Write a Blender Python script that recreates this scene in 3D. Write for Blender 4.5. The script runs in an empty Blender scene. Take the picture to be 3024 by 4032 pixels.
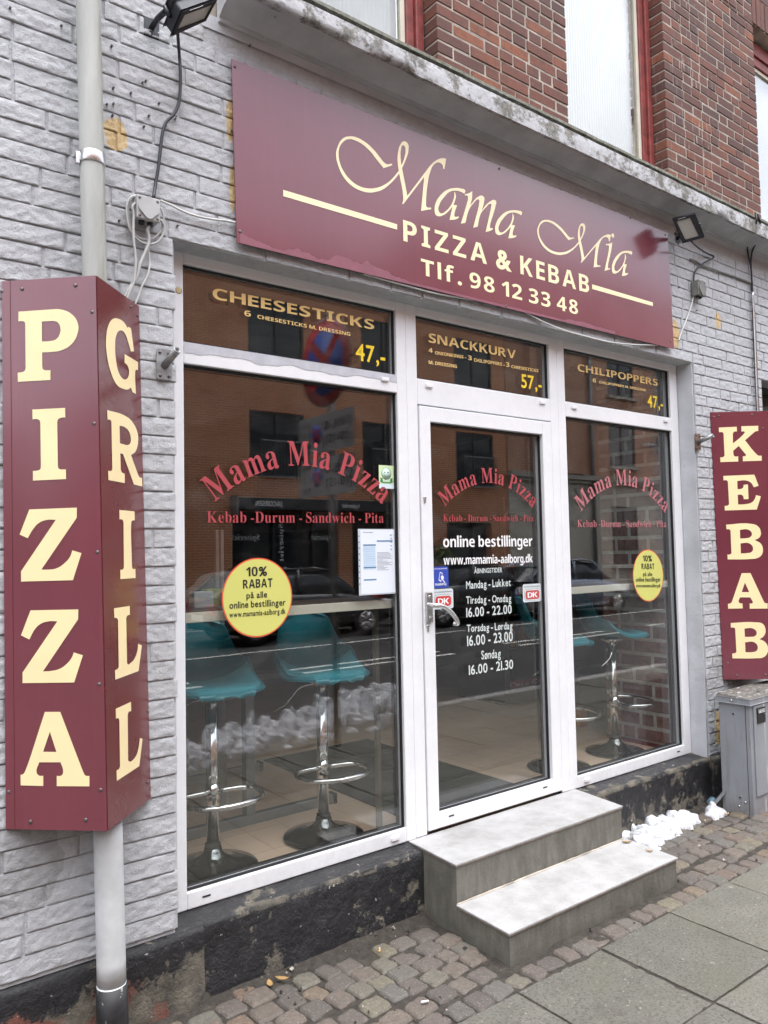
import bpy, math, random
import numpy as np
from mathutils import Vector
random.seed(7)
SC = bpy.context.scene
COL = SC.collection
# ---------------------------------------------------------------- camera, sky, sun, exposure
CAM_D, CAM_Z, F_PX, W_PX, H_PX = 2.8889, 1.64, 3050.0, 3024, 4032
YAW, PITCH, ROLL = math.radians(37.438), math.radians(2.985), math.radians(-1.158)
def axes():
    cy, sy, cp, sp = math.cos(YAW), math.sin(YAW), math.cos(PITCH), math.sin(PITCH)
    f = np.array([sy*cp, cy*cp, sp]); r = np.array([cy, -sy, 0.]); u = np.cross(r, f)
    cr, sr = math.cos(ROLL), math.sin(ROLL)
    return r*cr+u*sr, -r*sr+u*cr, f
AR, AU, AF = axes()
CAMP = np.array([0., -CAM_D, CAM_Z])
from mathutils import Matrix
cam = bpy.data.cameras.new('camera'); camo = bpy.data.objects.new('camera', cam); COL.objects.link(camo)
camo.matrix_world = Matrix(((AR[0], AU[0], -AF[0], CAMP[0]), (AR[1], AU[1], -AF[1], CAMP[1]), (AR[2], AU[2], -AF[2], CAMP[2]), (0, 0, 0, 1)))
cam.sensor_fit = 'VERTICAL'; cam.sensor_height = 36.0; cam.lens = F_PX/H_PX*36.0
cam.clip_start = 0.05; cam.clip_end = 500
SC.camera = camo
SUN_EL, SUN_AZ = math.radians(84), math.radians(200)      # azimuth measured from +Y towards +X
wd = bpy.data.worlds.new('World'); SC.world = wd; wd.use_nodes = True
wn, wl = wd.node_tree.nodes, wd.node_tree.links
for n in list(wn): wn.remove(n)
sky = wn.new('ShaderNodeTexSky'); sky.sky_type = 'NISHITA'; sky.sun_disc = False
sky.sun_elevation = SUN_EL; sky.sun_rotation = SUN_AZ; sky.air_density = 1.0; sky.dust_density = 3.0; sky.ozone_density = 1.0
hs = wn.new('ShaderNodeHueSaturation'); hs.inputs['Saturation'].default_value = 0.26      # an overcast sky: grey, not blue
cg = wn.new('ShaderNodeTexCoord'); cn = wn.new('ShaderNodeTexNoise'); cn.inputs['Scale'].default_value = 2.6; cn.inputs['Detail'].default_value = 5
cr_ = wn.new('ShaderNodeValToRGB'); cr_.color_ramp.elements[0].position = .34; cr_.color_ramp.elements[0].color = (.62, .64, .70, 1)
cr_.color_ramp.elements[1].position = .66; cr_.color_ramp.elements[1].color = (1.22, 1.21, 1.2, 1)
mx = wn.new('ShaderNodeMix'); mx.data_type = 'RGBA'; mx.blend_type = 'MULTIPLY'; mx.inputs[0].default_value = 1
bg = wn.new('ShaderNodeBackground'); bg.inputs['Strength'].default_value = 0.15
wo = wn.new('ShaderNodeOutputWorld')
wl.new(sky.outputs[0], hs.inputs['Color']); wl.new(cg.outputs['Generated'], cn.inputs['Vector']); wl.new(cn.outputs[0], cr_.inputs[0])
wl.new(hs.outputs[0], mx.inputs[6]); wl.new(cr_.outputs[0], mx.inputs[7]); wl.new(mx.outputs[2], bg.inputs[0]); wl.new(bg.outputs[0], wo.inputs[0])
sl = bpy.data.lights.new('sun', 'SUN'); sl.energy = 1.0; sl.angle = math.radians(85); sl.color = (1, .99, .98)
so = bpy.data.objects.new('sun', sl); COL.objects.link(so)
sdir = Vector((math.sin(SUN_AZ)*math.cos(SUN_EL), math.cos(SUN_AZ)*math.cos(SUN_EL), math.sin(SUN_EL)))
so.rotation_euler = sdir.to_track_quat('Z', 'Y').to_euler()
SC.view_settings.view_transform = 'Standard'; SC.view_settings.look = 'None'; SC.view_settings.gamma = 1
SC.view_settings.exposure = 2.12
SC.cycles.max_bounces = 10; SC.cycles.transparent_max_bounces = 24; SC.cycles.glossy_bounces = 5; SC.cycles.caustics_reflective = False
SC.cycles.use_denoising = True

# ---------------------------------------------------------------- measuring: pixel of the photo -> point on a known plane
def ray(px, py):
    return AR*(px-W_PX/2)/F_PX - AU*(py-H_PX/2)/F_PX + AF
class Plane:
    def __init__(s, p0, n):
        s.p0 = np.array(p0, float); s.n = np.array(n, float); s.n /= np.linalg.norm(s.n)
        if s.n @ (CAMP-s.p0) < 0: s.n = -s.n
    def at(s, px, py, off=0.):
        d = ray(px, py); t = ((s.p0+s.n*off-CAMP) @ s.n)/(d @ s.n); return CAMP+d*t
def PY(y): return Plane((0, y, 0), (0, -1, 0))
def PZ(z): return Plane((0, 0, z), (0, 0, 1))
def PX_(x): return Plane((x, 0, 0), (-1, 0, 0))
def plane3(a, b, c):
    a, b, c = map(lambda v: np.array(v, float), (a, b, c)); return Plane(a, np.cross(b-a, c-a))
def crop(x0, y0, k):        # a zoomed crop's own coordinates -> photo pixels
    return lambda x, y: (x0+x*k, y0+y*k)

# ---------------------------------------------------------------- noise
def _h(i, j, k, s):
    n = (i*374761393 + j*668265263 + k*2147483647 + s*1274126177) & 0xffffffff
    n = ((n ^ (n >> 13))*1274126177) & 0xffffffff
    return ((n ^ (n >> 16)) & 0xffffff)/float(0xffffff)
def vnoise(p, seed=0):
    p = np.asarray(p, float); i = np.floor(p).astype(np.int64); f = p-i; f = f*f*(3-2*f); r = 0
    for dx in (0, 1):
        for dy in (0, 1):
            for dz in (0, 1):
                w = (f[:, 0] if dx else 1-f[:, 0])*(f[:, 1] if dy else 1-f[:, 1])*(f[:, 2] if dz else 1-f[:, 2])
                r = r+w*_h(i[:, 0]+dx, i[:, 1]+dy, i[:, 2]+dz, seed)
    return r
def fbm(p, freq, oct=4, seed=0, gain=.5):
    p = np.asarray(p, float)*freq; a, t, r = 1., 0., 0
    for o in range(oct):
        r = r+a*vnoise(p*2.03**o+17.3*o, seed+o); t += a; a *= gain
    return r/t

# ---------------------------------------------------------------- mesh building
LOC = {}
def link(o): COL.objects.link(o); return o
def tag(o, label, cat, group=None, kind=None):
    if label: o['label'] = label
    if cat: o['category'] = cat
    if group: o['group'] = group
    if kind: o['kind'] = kind
    return o
def thing(name, label, cat, loc, group=None):
    o = link(bpy.data.objects.new(name, None)); o.empty_display_size = .1
    o.location = loc; LOC[o] = np.array(loc, float); return tag(o, label, cat, group)
class MB:
    def __init__(s): s.v = []; s.f = []; s.m = []; s.sm = []; s.n = 0; s.col = []
    def add(s, vs, fs, mi=0, smooth=False, col=None):
        vs = np.asarray(vs, float).reshape(-1, 3); s.v.append(vs)
        s.f += [tuple(int(i)+s.n for i in f) for f in fs]; s.m += [mi]*len(fs); s.sm += [smooth]*len(fs)
        s.col.append(np.full(len(vs), 0. if col is None else col)); s.n += len(vs); return s
    def box(s, x0, x1, y0, y1, z0, z1, mi=0, col=None):
        v = [(x, y, z) for x in (x0, x1) for y in (y0, y1) for z in (z0, z1)]
        return s.add(v, [(0, 1, 3, 2), (4, 6, 7, 5), (0, 4, 5, 1), (2, 3, 7, 6), (0, 2, 6, 4), (1, 5, 7, 3)], mi, False, col)
    def prism(s, poly, vec, mi=0):              # planar polygon of 3D points, pushed along vec
        a = np.asarray(poly, float); n = len(a); b = a+np.asarray(vec, float)
        return s.add(np.vstack((a, b)), [tuple(range(n)), tuple(range(2*n-1, n-1, -1))]+[(i, i+n, (i+1) % n+n, (i+1) % n)[::-1] for i in range(n)], mi)
    def tube(s, pts, r, seg=8, mi=0, cap=True, closed=False):
        P = np.asarray(pts, float); n = len(P); R = np.full(n, r) if np.isscalar(r) else np.asarray(r, float)
        T = np.gradient(P, axis=0) if not closed else (np.roll(P, -1, 0)-np.roll(P, 1, 0))
        T /= np.linalg.norm(T, axis=1)[:, None]+1e-12
        a = np.array([0., 0, 1]) if abs(T[0][2]) < .9 else np.array([1., 0, 0])
        N = np.cross(T[0], a); N /= np.linalg.norm(N); V = []
        for i in range(n):
            N = N-T[i]*(N @ T[i]); N /= np.linalg.norm(N)+1e-12; B = np.cross(T[i], N)
            for k in range(seg):
                t = 2*math.pi*k/seg; V.append(P[i]+R[i]*(N*math.cos(t)+B*math.sin(t)))
        F = []
        for i in range(n if closed else n-1):
            j = (i+1) % n
            for k in range(seg):
                F.append((i*seg+k, i*seg+(k+1) % seg, j*seg+(k+1) % seg, j*seg+k))
        if cap and not closed: F += [tuple(range(seg))[::-1], tuple(range((n-1)*seg, n*seg))]
        return s.add(V, F, mi, True)
    def lathe(s, prof, c, ax=(0, 0, 1), seg=24, mi=0):   # prof: (radius, height) pairs round an axis
        ax = np.array(ax, float); ax /= np.linalg.norm(ax); a = np.array([1., 0, 0]) if abs(ax[0]) < .9 else np.array([0, 1., 0])
        N = np.cross(ax, a); N /= np.linalg.norm(N); B = np.cross(ax, N); c = np.array(c, float); V = []; F = []
        for r, h in prof:
            for k in range(seg):
                t = 2*math.pi*k/seg; V.append(c+ax*h+max(r, 1e-5)*(N*math.cos(t)+B*math.sin(t)))
        for i in range(len(prof)-1):
            for k in range(seg):
                F.append((i*seg+k, i*seg+(k+1) % seg, (i+1)*seg+(k+1) % seg, (i+1)*seg+k))
        F += [tuple(range(seg))[::-1], tuple(range((len(prof)-1)*seg, len(prof)*seg))]
        return s.add(V, F, mi, True)
    def grid(s, P, mi=0, smooth=True):          # P: array (ny, nx, 3)
        P = np.asarray(P, float); ny, nx = P.shape[:2]
        F = [(j*nx+i, j*nx+i+1, (j+1)*nx+i+1, (j+1)*nx+i) for j in range(ny-1) for i in range(nx-1)]
        return s.add(P.reshape(-1, 3), F, mi, smooth)
    def build(s, name, mats, parent=None, bevel=0, seg=2, auto=None, sub=0):
        me = bpy.data.meshes.new(name); V = np.vstack(s.v) if s.v else np.zeros((0, 3))
        root = parent; off = np.zeros(3)
        while root is not None:
            off = off+LOC.get(root, 0); root = root.parent
        me.from_pydata((V-off).tolist(), [], s.f)
        if not isinstance(mats, (list, tuple)): mats = [mats]
        for m in mats: me.materials.append(m)
        me.polygons.foreach_set('material_index', s.m); me.polygons.foreach_set('use_smooth', s.sm)
        if any(np.any(c) for c in s.col):
            at = me.attributes.new('tone', 'FLOAT', 'POINT'); at.data.foreach_set('value', np.concatenate(s.col))
        me.validate(); me.update()
        o = link(bpy.data.objects.new(name, me)); o.parent = parent
        if bevel:
            b = o.modifiers.new('bevel', 'BEVEL'); b.width = bevel; b.segments = seg; b.limit_method = 'ANGLE'; b.angle_limit = math.radians(40)
            b.harden_normals = False
        if sub:
            q = o.modifiers.new('sub', 'SUBSURF'); q.levels = sub; q.render_levels = sub
        return o
def smooth_path(pts, n=6):
    P = np.asarray(pts, float); Q = np.vstack((2*P[0]-P[1], P, 2*P[-1]-P[-2])); out = []
    for i in range(len(P)-1):
        a, b, c, d = Q[i:i+4]
        for t in np.linspace(0, 1, n, endpoint=False):
            out.append(.5*((2*b)+(c-a)*t+(2*a-5*b+4*c-d)*t*t+(3*b-a-3*c+d)*t**3))
    out.append(P[-1]); return np.array(out)

# ---------------------------------------------------------------- flat lettering
def curve_mesh(splines):       # splines: lists of (x, y, smooth) in plane units -> filled 2D mesh
    c = bpy.data.curves.new('outline', 'CURVE'); c.dimensions = '2D'; c.fill_mode = 'BOTH'; c.resolution_u = 5
    for sp in splines:
        b = c.splines.new('BEZIER'); b.bezier_points.add(len(sp)-1); b.use_cyclic_u = True
        for q, (x, y, sm) in zip(b.bezier_points, sp):
            q.co = (x, y, 0); h = 'AUTO' if sm else 'VECTOR'; q.handle_left_type = h; q.handle_right_type = h
    return eval_mesh(c)
def eval_mesh(c):
    o = link(bpy.data.objects.new('outline', c)); dg = bpy.context.evaluated_depsgraph_get()
    me = bpy.data.meshes.new_from_object(o.evaluated_get(dg))
    v = np.array([p.co[:2] for p in me.vertices]).reshape(-1, 2); f = [tuple(p.vertices) for p in me.polygons]
    bpy.data.objects.remove(o); bpy.data.curves.remove(c); bpy.data.meshes.remove(me)
    return v, f
GL = {}
def glyph(ch, style):
    if (ch, style) in GL: return GL[ch, style]
    k, off = ch, {'sans': .0, 'bold': .0, 'serif': 0., 'thin': -.006, 'med': .016}[style]
    base = {'bold': (0x1D5D4, 0x1D5EE, 0x1D7EC), 'serif': (0x1D400, 0x1D41A, 0x1D7CE), 'thin': (0x1D400, 0x1D41A, 0x1D7CE)}.get(style)
    if base and ch.isascii() and ch.isalnum():
        k = chr(base[0]+ord(ch)-65) if ch.isupper() else chr(base[1]+ord(ch)-97) if ch.islower() else chr(base[2]+ord(ch)-48)
    elif style == 'bold': off = .032
    c = bpy.data.curves.new('t', 'FONT'); c.body = k; c.offset = off; c.dimensions = '2D'; c.fill_mode = 'BOTH'; c.resolution_u = 4
    GL[ch, style] = eval_mesh(c); return GL[ch, style]
def layout(s, style, gap=.085, space=.26):
    V, F, n, x = [], [], 0, 0.
    for ch in s:
        if ch == ' ': x += space; continue
        v, f = glyph(ch, style)
        if not len(v): continue
        v = v.copy(); w0, w1 = v[:, 0].min(), v[:, 0].max(); v[:, 0] += x-w0; x += w1-w0+gap
        V.append(v); F += [tuple(i+n for i in q) for q in f]; n += len(v)
    return np.vstack(V), F
def put_text(mb, s, L, R, T, pl, style='bold', ref='H', gap=.085, space=.26, off=.0015):
    """lettering on a plane: L, R baseline ends and T the capital's top at the left, in photo pixels"""
    v, f = layout(s, style, gap, space); a, b, t = pl.at(*L, off), pl.at(*R, off), pl.at(*T, off)
    cap = glyph(ref, style)[0][:, 1].max(); u = (v[:, 0]-v[:, 0].min())/(v[:, 0].max()-v[:, 0].min())
    P = a+u[:, None]*(b-a)+(v[:, 1]/cap)[:, None]*np.array([0, 0, (t-a)[2]])
    mb.add(P, f); return mb
def put_trace(mb, loops, cr, pl, off=.0015, fit=None):
    """outlines traced in a crop ('x,y' corner, 'x,y*' smooth) laid on a plane; fit = box (X0,X1,Z0,Z1) to rescale into"""
    U = np.cross((0, 0, 1), pl.n); U /= np.linalg.norm(U); sp = []
    for lp in loops:
        q = []
        for w in lp.split():
            x, y = w.rstrip('*').split(','); p = pl.at(*cr(float(x), float(y)))-pl.p0; q.append([p @ U, p[2], w.endswith('*')])
        sp.append(q)
    if fit:
        A = np.array([[a, b] for q in sp for a, b, _ in q]); lo, hi = A.min(0), A.max(0); o = pl.p0 @ U
        for q in sp:
            for e in q:
                e[0] = fit[0]+(e[0]-lo[0])/(hi[0]-lo[0])*(fit[1]-fit[0]); e[1] = fit[2]+(e[1]-lo[1])/(hi[1]-lo[1])*(fit[3]-fit[2])
    v, f = curve_mesh(sp)
    k = (pl.n[2])/1.0
    P = pl.p0+pl.n*off+np.outer(v[:, 0], U)+np.outer(v[:, 1], np.array([0, 0, 1.]))
    P = P-np.outer(((P-pl.p0-pl.n*off) @ pl.n), pl.n)
    mb.add(P, f); return mb
def put_arc(mb, s, A, M, B, hL, pl, style='serif', gap=.07, space=.3, off=.0015):
    """letters standing on the circle through three baseline points (photo pixels); hL = capital height in metres"""
    p = [pl.at(*q, off) for q in (A, M, B)]; y = p[0][1]; (x1, z1), (x2, z2), (x3, z3) = [(q[0], q[2]) for q in p]
    D = 2*(x1*(z2-z3)+x2*(z3-z1)+x3*(z1-z2))
    cx = ((x1**2+z1**2)*(z2-z3)+(x2**2+z2**2)*(z3-z1)+(x3**2+z3**2)*(z1-z2))/D
    cz = ((x1**2+z1**2)*(x3-x2)+(x2**2+z2**2)*(x1-x3)+(x3**2+z3**2)*(x2-x1))/D
    r = math.hypot(x1-cx, z1-cz); a0 = math.atan2(x1-cx, z1-cz); a1 = math.atan2(x3-cx, z3-cz)
    W = 0; it = []
    for ch in s:
        if ch == ' ': W += space; continue
        v, f = glyph(ch, style); w = v[:, 0].max()-v[:, 0].min(); it.append((v, f, W+w/2)); W += w+gap
    W -= gap; cap = glyph('M', style)[0][:, 1].max(); sx = r*(a1-a0)/W
    for v, f, c in it:
        t = a0+(a1-a0)*c/W; x = (v[:, 0]-(v[:, 0].min()+v[:, 0].max())/2)*sx; h = v[:, 1]/cap*hL
        mb.add(np.stack((cx+(r+h)*math.sin(t)+x*math.cos(t), np.full(len(v), y), cz+(r+h)*math.cos(t)-x*math.sin(t)), 1), f)
    return mb

# ---------------------------------------------------------------- materials
class NT:
    def __init__(s, name):
        s.m = bpy.data.materials.new(name); s.m.use_nodes = True; s.t = s.m.node_tree; s.n = s.t.nodes; s.l = s.t.links
        s.b = s.n['Principled BSDF']; s.tc = None
    def node(s, k, **kw):
        q = s.n.new(k)
        for a, b in kw.items(): setattr(q, a, b)
        return q
    def con(s, a, b): s.l.new(a, b)
    def coord(s, scale=(1, 1, 1)):
        if s.tc is None: s.tc = s.node('ShaderNodeNewGeometry')
        mp = s.node('ShaderNodeMapping'); mp.inputs['Scale'].default_value = scale
        s.con(s.tc.outputs['Position'], mp.inputs[0]); return mp.outputs[0]
    def noise(s, sc, det=5, rough=.55, stretch=(1, 1, 1), dist=0):
        q = s.node('ShaderNodeTexNoise'); q.inputs['Scale'].default_value = sc; q.inputs['Detail'].default_value = det
        q.inputs['Roughness'].default_value = rough; q.inputs['Distortion'].default_value = dist; s.con(s.coord(stretch), q.inputs['Vector']); return q.outputs[0]
    def ramp(s, src, *st):
        q = s.node('ShaderNodeValToRGB'); e = q.color_ramp.elements
        while len(e) < len(st): e.new(.5)
        for a, (p, c) in zip(e, st): a.position = p; a.color = (*c, 1) if len(c) == 3 else c
        s.con(src, q.inputs[0]); return q.outputs[0]
    def mix(s, fac, a, b, mode='MIX'):
        q = s.node('ShaderNodeMix', data_type='RGBA', blend_type=mode)
        for i, v in ((0, fac), (6, a), (7, b)):
            if hasattr(v, 'is_output'): s.con(v, q.inputs[i])
            elif i == 0: q.inputs[0].default_value = v
            else: q.inputs[i].default_value = (*v, 1)
        return q.outputs[2]
    def math(s, op, a, b=None):
        q = s.node('ShaderNodeMath', operation=op)
        for i, v in ((0, a), (1, b)):
            if v is None: continue
            if hasattr(v, 'is_output'): s.con(v, q.inputs[i])
            else: q.inputs[i].default_value = v
        return q.outputs[0]
    def attr(s, nm='tone'):
        q = s.node('ShaderNodeAttribute'); q.attribute_name = nm; return q.outputs['Fac']
    def sep(s, i):
        if s.tc is None: s.tc = s.node('ShaderNodeNewGeometry')
        q = s.node('ShaderNodeSeparateXYZ'); s.con(s.tc.outputs['Position'], q.inputs[0]); return q.outputs[i]
    def bump(s, h, st=.3, d=.01):
        q = s.node('ShaderNodeBump'); q.inputs['Strength'].default_value = st; q.inputs['Distance'].default_value = d
        s.con(h, q.inputs['Height'])
        prev = s.b.inputs['Normal'].links
        if prev: s.con(prev[0].from_socket, q.inputs['Normal'])
        s.con(q.outputs[0], s.b.inputs['Normal'])
    def base(s, c):
        if hasattr(c, 'is_output'): s.con(c, s.b.inputs['Base Color'])
        else: s.b.inputs['Base Color'].default_value = (*c, 1)
    def set(s, **kw):
        for k, v in kw.items():
            i = s.b.inputs[{'rough': 'Roughness', 'metal': 'Metallic', 'ior': 'IOR', 'coat': 'Coat Weight', 'coatr': 'Coat Roughness', 'sss': 'Subsurface Weight', 'spec': 'Specular IOR Level'}[k]]
            if hasattr(v, 'is_output'): s.con(v, i)
            else: i.default_value = v
        return s
def mat(name, c, rough=.6, metal=0., var=.12, vs=8., bump=0., bs=60., **kw):
    """a plain coat of one colour with a little unevenness in tone, gloss and surface"""
    t = NT(name); n = t.noise(vs, 4); c = np.array(c)
    t.base(t.ramp(n, (.3, tuple(c*(1-var))), (.7, tuple(np.minimum(c*(1+var), 1)))))
    t.set(rough=t.math('ADD', t.math('MULTIPLY', t.noise(vs*3, 3), .16), rough-.08), metal=metal, **kw)
    if bump: t.bump(t.noise(bs, 4), bump, .004)
    return t.m
M = {}
# ---- paint, stone, brick
def blob(t, cx, cz, rx, rz, ns=17., amp=2.6):
    """mask of one ragged-edged patch on the facade"""
    x = t.math('DIVIDE', t.math('SUBTRACT', t.sep(0), cx), rx); z = t.math('DIVIDE', t.math('SUBTRACT', t.sep(2), cz), rz)
    d = t.math('ADD', t.math('MULTIPLY', x, x), t.math('MULTIPLY', z, z))
    d = t.math('ADD', d, t.math('MULTIPLY', t.math('SUBTRACT', t.noise(ns, 6), .5), amp))
    return t.math('LESS_THAN', d, 1.0)
def stone_paint():
    t = NT('grey wall paint'); n = t.noise(26, 6, .65); c = t.ramp(n, (.28, (.395, .407, .425)), (.5, (.482, .496, .517)), (.75, (.54, .553, .575)))
    c = t.mix(t.ramp(t.noise(75, 4, .6), (.54, (0, 0, 0)), (.7, (.5, .5, .5))), c, (.36, .37, .39))
    c = t.mix(t.ramp(t.noise(2.2, 4), (.42, (0, 0, 0)), (.75, (.5, .5, .5))), c, (.42, .425, .43))
    for a in ((.925, 3.195, .045, .062), (1.385, 3.40, .016, .09), (1.393, 3.12, .014, .10), (5.08, 3.20, .034, .06), (4.55, 3.02, .04, .10), (4.86, .44, .03, .12)):
        c = t.mix(blob(t, *a), c, t.ramp(t.noise(90, 3), (.35, (.50, .35, .16)), (.65, (.66, .50, .27))))
    g = t.math('MULTIPLY', t.math('ADD', blob(t, 4.95, .72, .22, .22, 9, 1.6), blob(t, .60, .64, .13, .15, 9, 2.6)), .62)
    c = t.mix(t.math('MULTIPLY', g, t.noise(30, 5)), c, (.10, .09, .08))
    t.base(c); t.set(rough=.68); t.bump(t.noise(60, 7, .75), .8, .009); t.bump(t.noise(190, 3), .4, .003); return t.m
M['stone'] = stone_paint()
def plaster():
    t = NT('grey plaster'); c = t.ramp(t.noise(5, 6), (.3, (.44, .455, .475)), (.7, (.56, .575, .60)))
    c = t.mix(t.ramp(t.noise(14, 8, .75), (.66, (0, 0, 0)), (.74, (.6, .6, .6))), c, (.26, .26, .27))
    t.base(c); t.set(rough=.75); t.bump(t.noise(40, 6), .35, .006); return t.m
M['plaster'] = plaster()
def cornice_m():
    t = NT('weathered cornice'); c = t.ramp(t.noise(7, 6), (.3, (.44, .45, .465)), (.7, (.58, .59, .61))); c = t.mix(t.ramp(t.noise(1, 6, .7, (16, 16, 60), 1.5), (.66, (0, 0, 0)), (.70, (.8, .8, .8))), c, (.16, .16, .16))
    st = t.math('MULTIPLY', t.ramp(t.noise(9, 9, .78, (1, 1, 1.3)), (.465, (0, 0, 0)), (.56, (1, 1, 1))), t.math('LESS_THAN', t.sep(1), -.262))
    zz = t.ramp(t.sep(2), (0, (0, 0, 0)), (1, (1, 1, 1)))
    c = t.mix(t.math('MULTIPLY', st, .85), c, t.ramp(t.noise(30, 4), (.35, (.045, .045, .04)), (.7, (.24, .22, .17))))
    lich = t.math('MULTIPLY', t.math('GREATER_THAN', t.math('ADD', t.sep(2), t.math('MULTIPLY', t.noise(18, 5), .05)), 3.925), .9)
    c = t.mix(lich, c, t.ramp(t.noise(38, 6, .7), (.3, (.035, .036, .028)), (.55, (.13, .13, .09)), (.75, (.33, .32, .27))))
    t.base(c); t.set(rough=.85); t.bump(t.noise(22, 8, .7), .7, .012); return t.m
M['cornice'] = cornice_m()
def brick_m(name, cols, streak=True):
    t = NT(name); a = t.attr(); c = t.ramp(a, *[(i/(len(cols)-1), q) for i, q in enumerate(cols)])
    c = t.mix(t.ramp(t.noise(24, 6, .7), (.45, (0, 0, 0)), (.7, (.75, .75, .75))), c, (.075, .045, .04)); c = t.mix(t.ramp(t.noise(1.7, 5, .6), (.44, (0, 0, 0)), (.66, (.55, .55, .55))), c, (.06, .038, .036))
    c = t.mix(t.ramp(t.noise(60, 4), (.6, (0, 0, 0)), (.8, (.4, .4, .4))), c, (.34, .17, .11))
    if streak:
        s = t.ramp(t.noise(1, 5, .6, (62, 62, 5)), (.60, (0, 0, 0)), (.68, (.85, .85, .85)))
        x = t.math('SUBTRACT', t.sep(0), 4.86); w = t.math('SUBTRACT', .9, t.math('ABSOLUTE', t.math('MULTIPLY', x, 2.3)))
        w = t.node('ShaderNodeClamp').outputs[0] if False else t.math('MAXIMUM', w, 0)
        c = t.mix(t.math('MULTIPLY', s, w), c, (.62, .58, .55))
    t.base(c); t.set(rough=.8); t.bump(t.noise(70, 5, .65), .5, .004); return t.m
M['brick'] = brick_m('red brick', [(.080, .035, .029), (.125, .046, .033), (.16, .055, .035), (.195, .066, .038), (.29, .092, .038)])
M['mortar'] = mat('lime mortar', (.36, .32, .27), .9, var=.45, vs=9, bump=.5)
def plinth_m():
    t = NT('peeling black paint'); c = t.ramp(t.noise(24, 7, .75), (.3, (.010, .010, .012)), (.55, (.022, .022, .024)), (.8, (.055, .055, .057)))
    und = t.ramp(t.noise(13, 7, .7), (.3, (.06, .056, .048)), (.55, (.15, .136, .108)), (.75, (.27, .25, .20)), (.9, (.44, .43, .39)))
    und = t.mix(t.math('MULTIPLY', t.math('LESS_THAN', t.sep(0), 1.10), t.ramp(t.noise(5, 4), (.42, (0, 0, 0)), (.5, (1, 1, 1)))), und, (.20, .075, .055))
    ed = t.math('MULTIPLY', t.math('LESS_THAN', t.math('ABSOLUTE', t.math('SUBTRACT', t.sep(2), .262)), .012), .075)
    lo = t.math('MULTIPLY', t.math('SUBTRACT', .12, t.sep(2)), .35); lo = t.math('MAXIMUM', lo, -.02)
    lft = t.math('MULTIPLY', t.math('LESS_THAN', t.sep(0), 1.24), t.math('MAXIMUM', t.math('MULTIPLY', t.math('ADD', t.math('SUBTRACT', .23, t.sep(2)), .03), 1.1), 0)); rgt = t.math('MULTIPLY', t.math('GREATER_THAN', t.sep(0), 3.4), .035)
    n = t.math('ADD', t.math('MULTIPLY', t.noise(5.5, 9, .70), .72), t.math('MULTIPLY', t.noise(19, 8, .75), .28)); n = t.math('ADD', t.math('ADD', n, ed), t.math('ADD', lo, t.math('ADD', lft, rgt)))
    k = t.ramp(n, (.556, (0, 0, 0)), (.585, (1, 1, 1)))
    c = t.mix(k, c, und); c = t.mix(t.ramp(t.noise(42, 3), (.70, (0, 0, 0)), (.74, (.8, .8, .8))), c, (.45, .44, .42))
    t.base(c); t.set(rough=t.ramp(k, (0, (.42, .42, .42)), (1, (.9, .9, .9)))); t.bump(t.math('MULTIPLY', n, -1), .8, .03); t.bump(t.noise(32, 7, .75), .8, .010); return t.m
M['plinth'] = plinth_m()
def pvc():
    t = NT('white window frame'); c = t.ramp(t.noise(3.5, 6, .7), (.35, (.76, .77, .79)), (.65, (.82, .83, .85)))
    c = t.mix(t.ramp(t.noise(34, 5, .7, (1, 1, .4)), (.66, (0, 0, 0)), (.78, (.35, .35, .35))), c, (.5, .48, .45))
    sp = t.math('MULTIPLY', t.ramp(t.noise(26, 6, .7), (.42, (0, 0, 0)), (.7, (1, 1, 1))), t.math('MAXIMUM', t.math('SUBTRACT', .5, t.math('MULTIPLY', t.sep(2), 1.0)), .06)); c = t.mix(sp, c, (.36, .33, .29))
    t.base(c); t.set(rough=.32, coat=.15); return t.m
M['pvc'] = pvc()
M['gasket'] = mat('black rubber', (.012, .012, .014), .5)
M['steel'] = mat('brushed steel', (.62, .62, .62), .28, 1.0, .06)
M['dark'] = mat('dark slot', (.02, .02, .02), .8)
M['grey_tape'] = mat('torn film', (.50, .51, .55), .5, var=.15, vs=14)
M['redwood'] = mat('red painted wood', (.21, .04, .034), .5, var=.35, vs=14, bump=.5, bs=40)
M['blind'] = mat('white ribbed blind', (.60, .595, .57), .8, var=.03)
M['cream'] = mat('cream painted wood', (.62, .58, .48), .5, var=.08)
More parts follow.
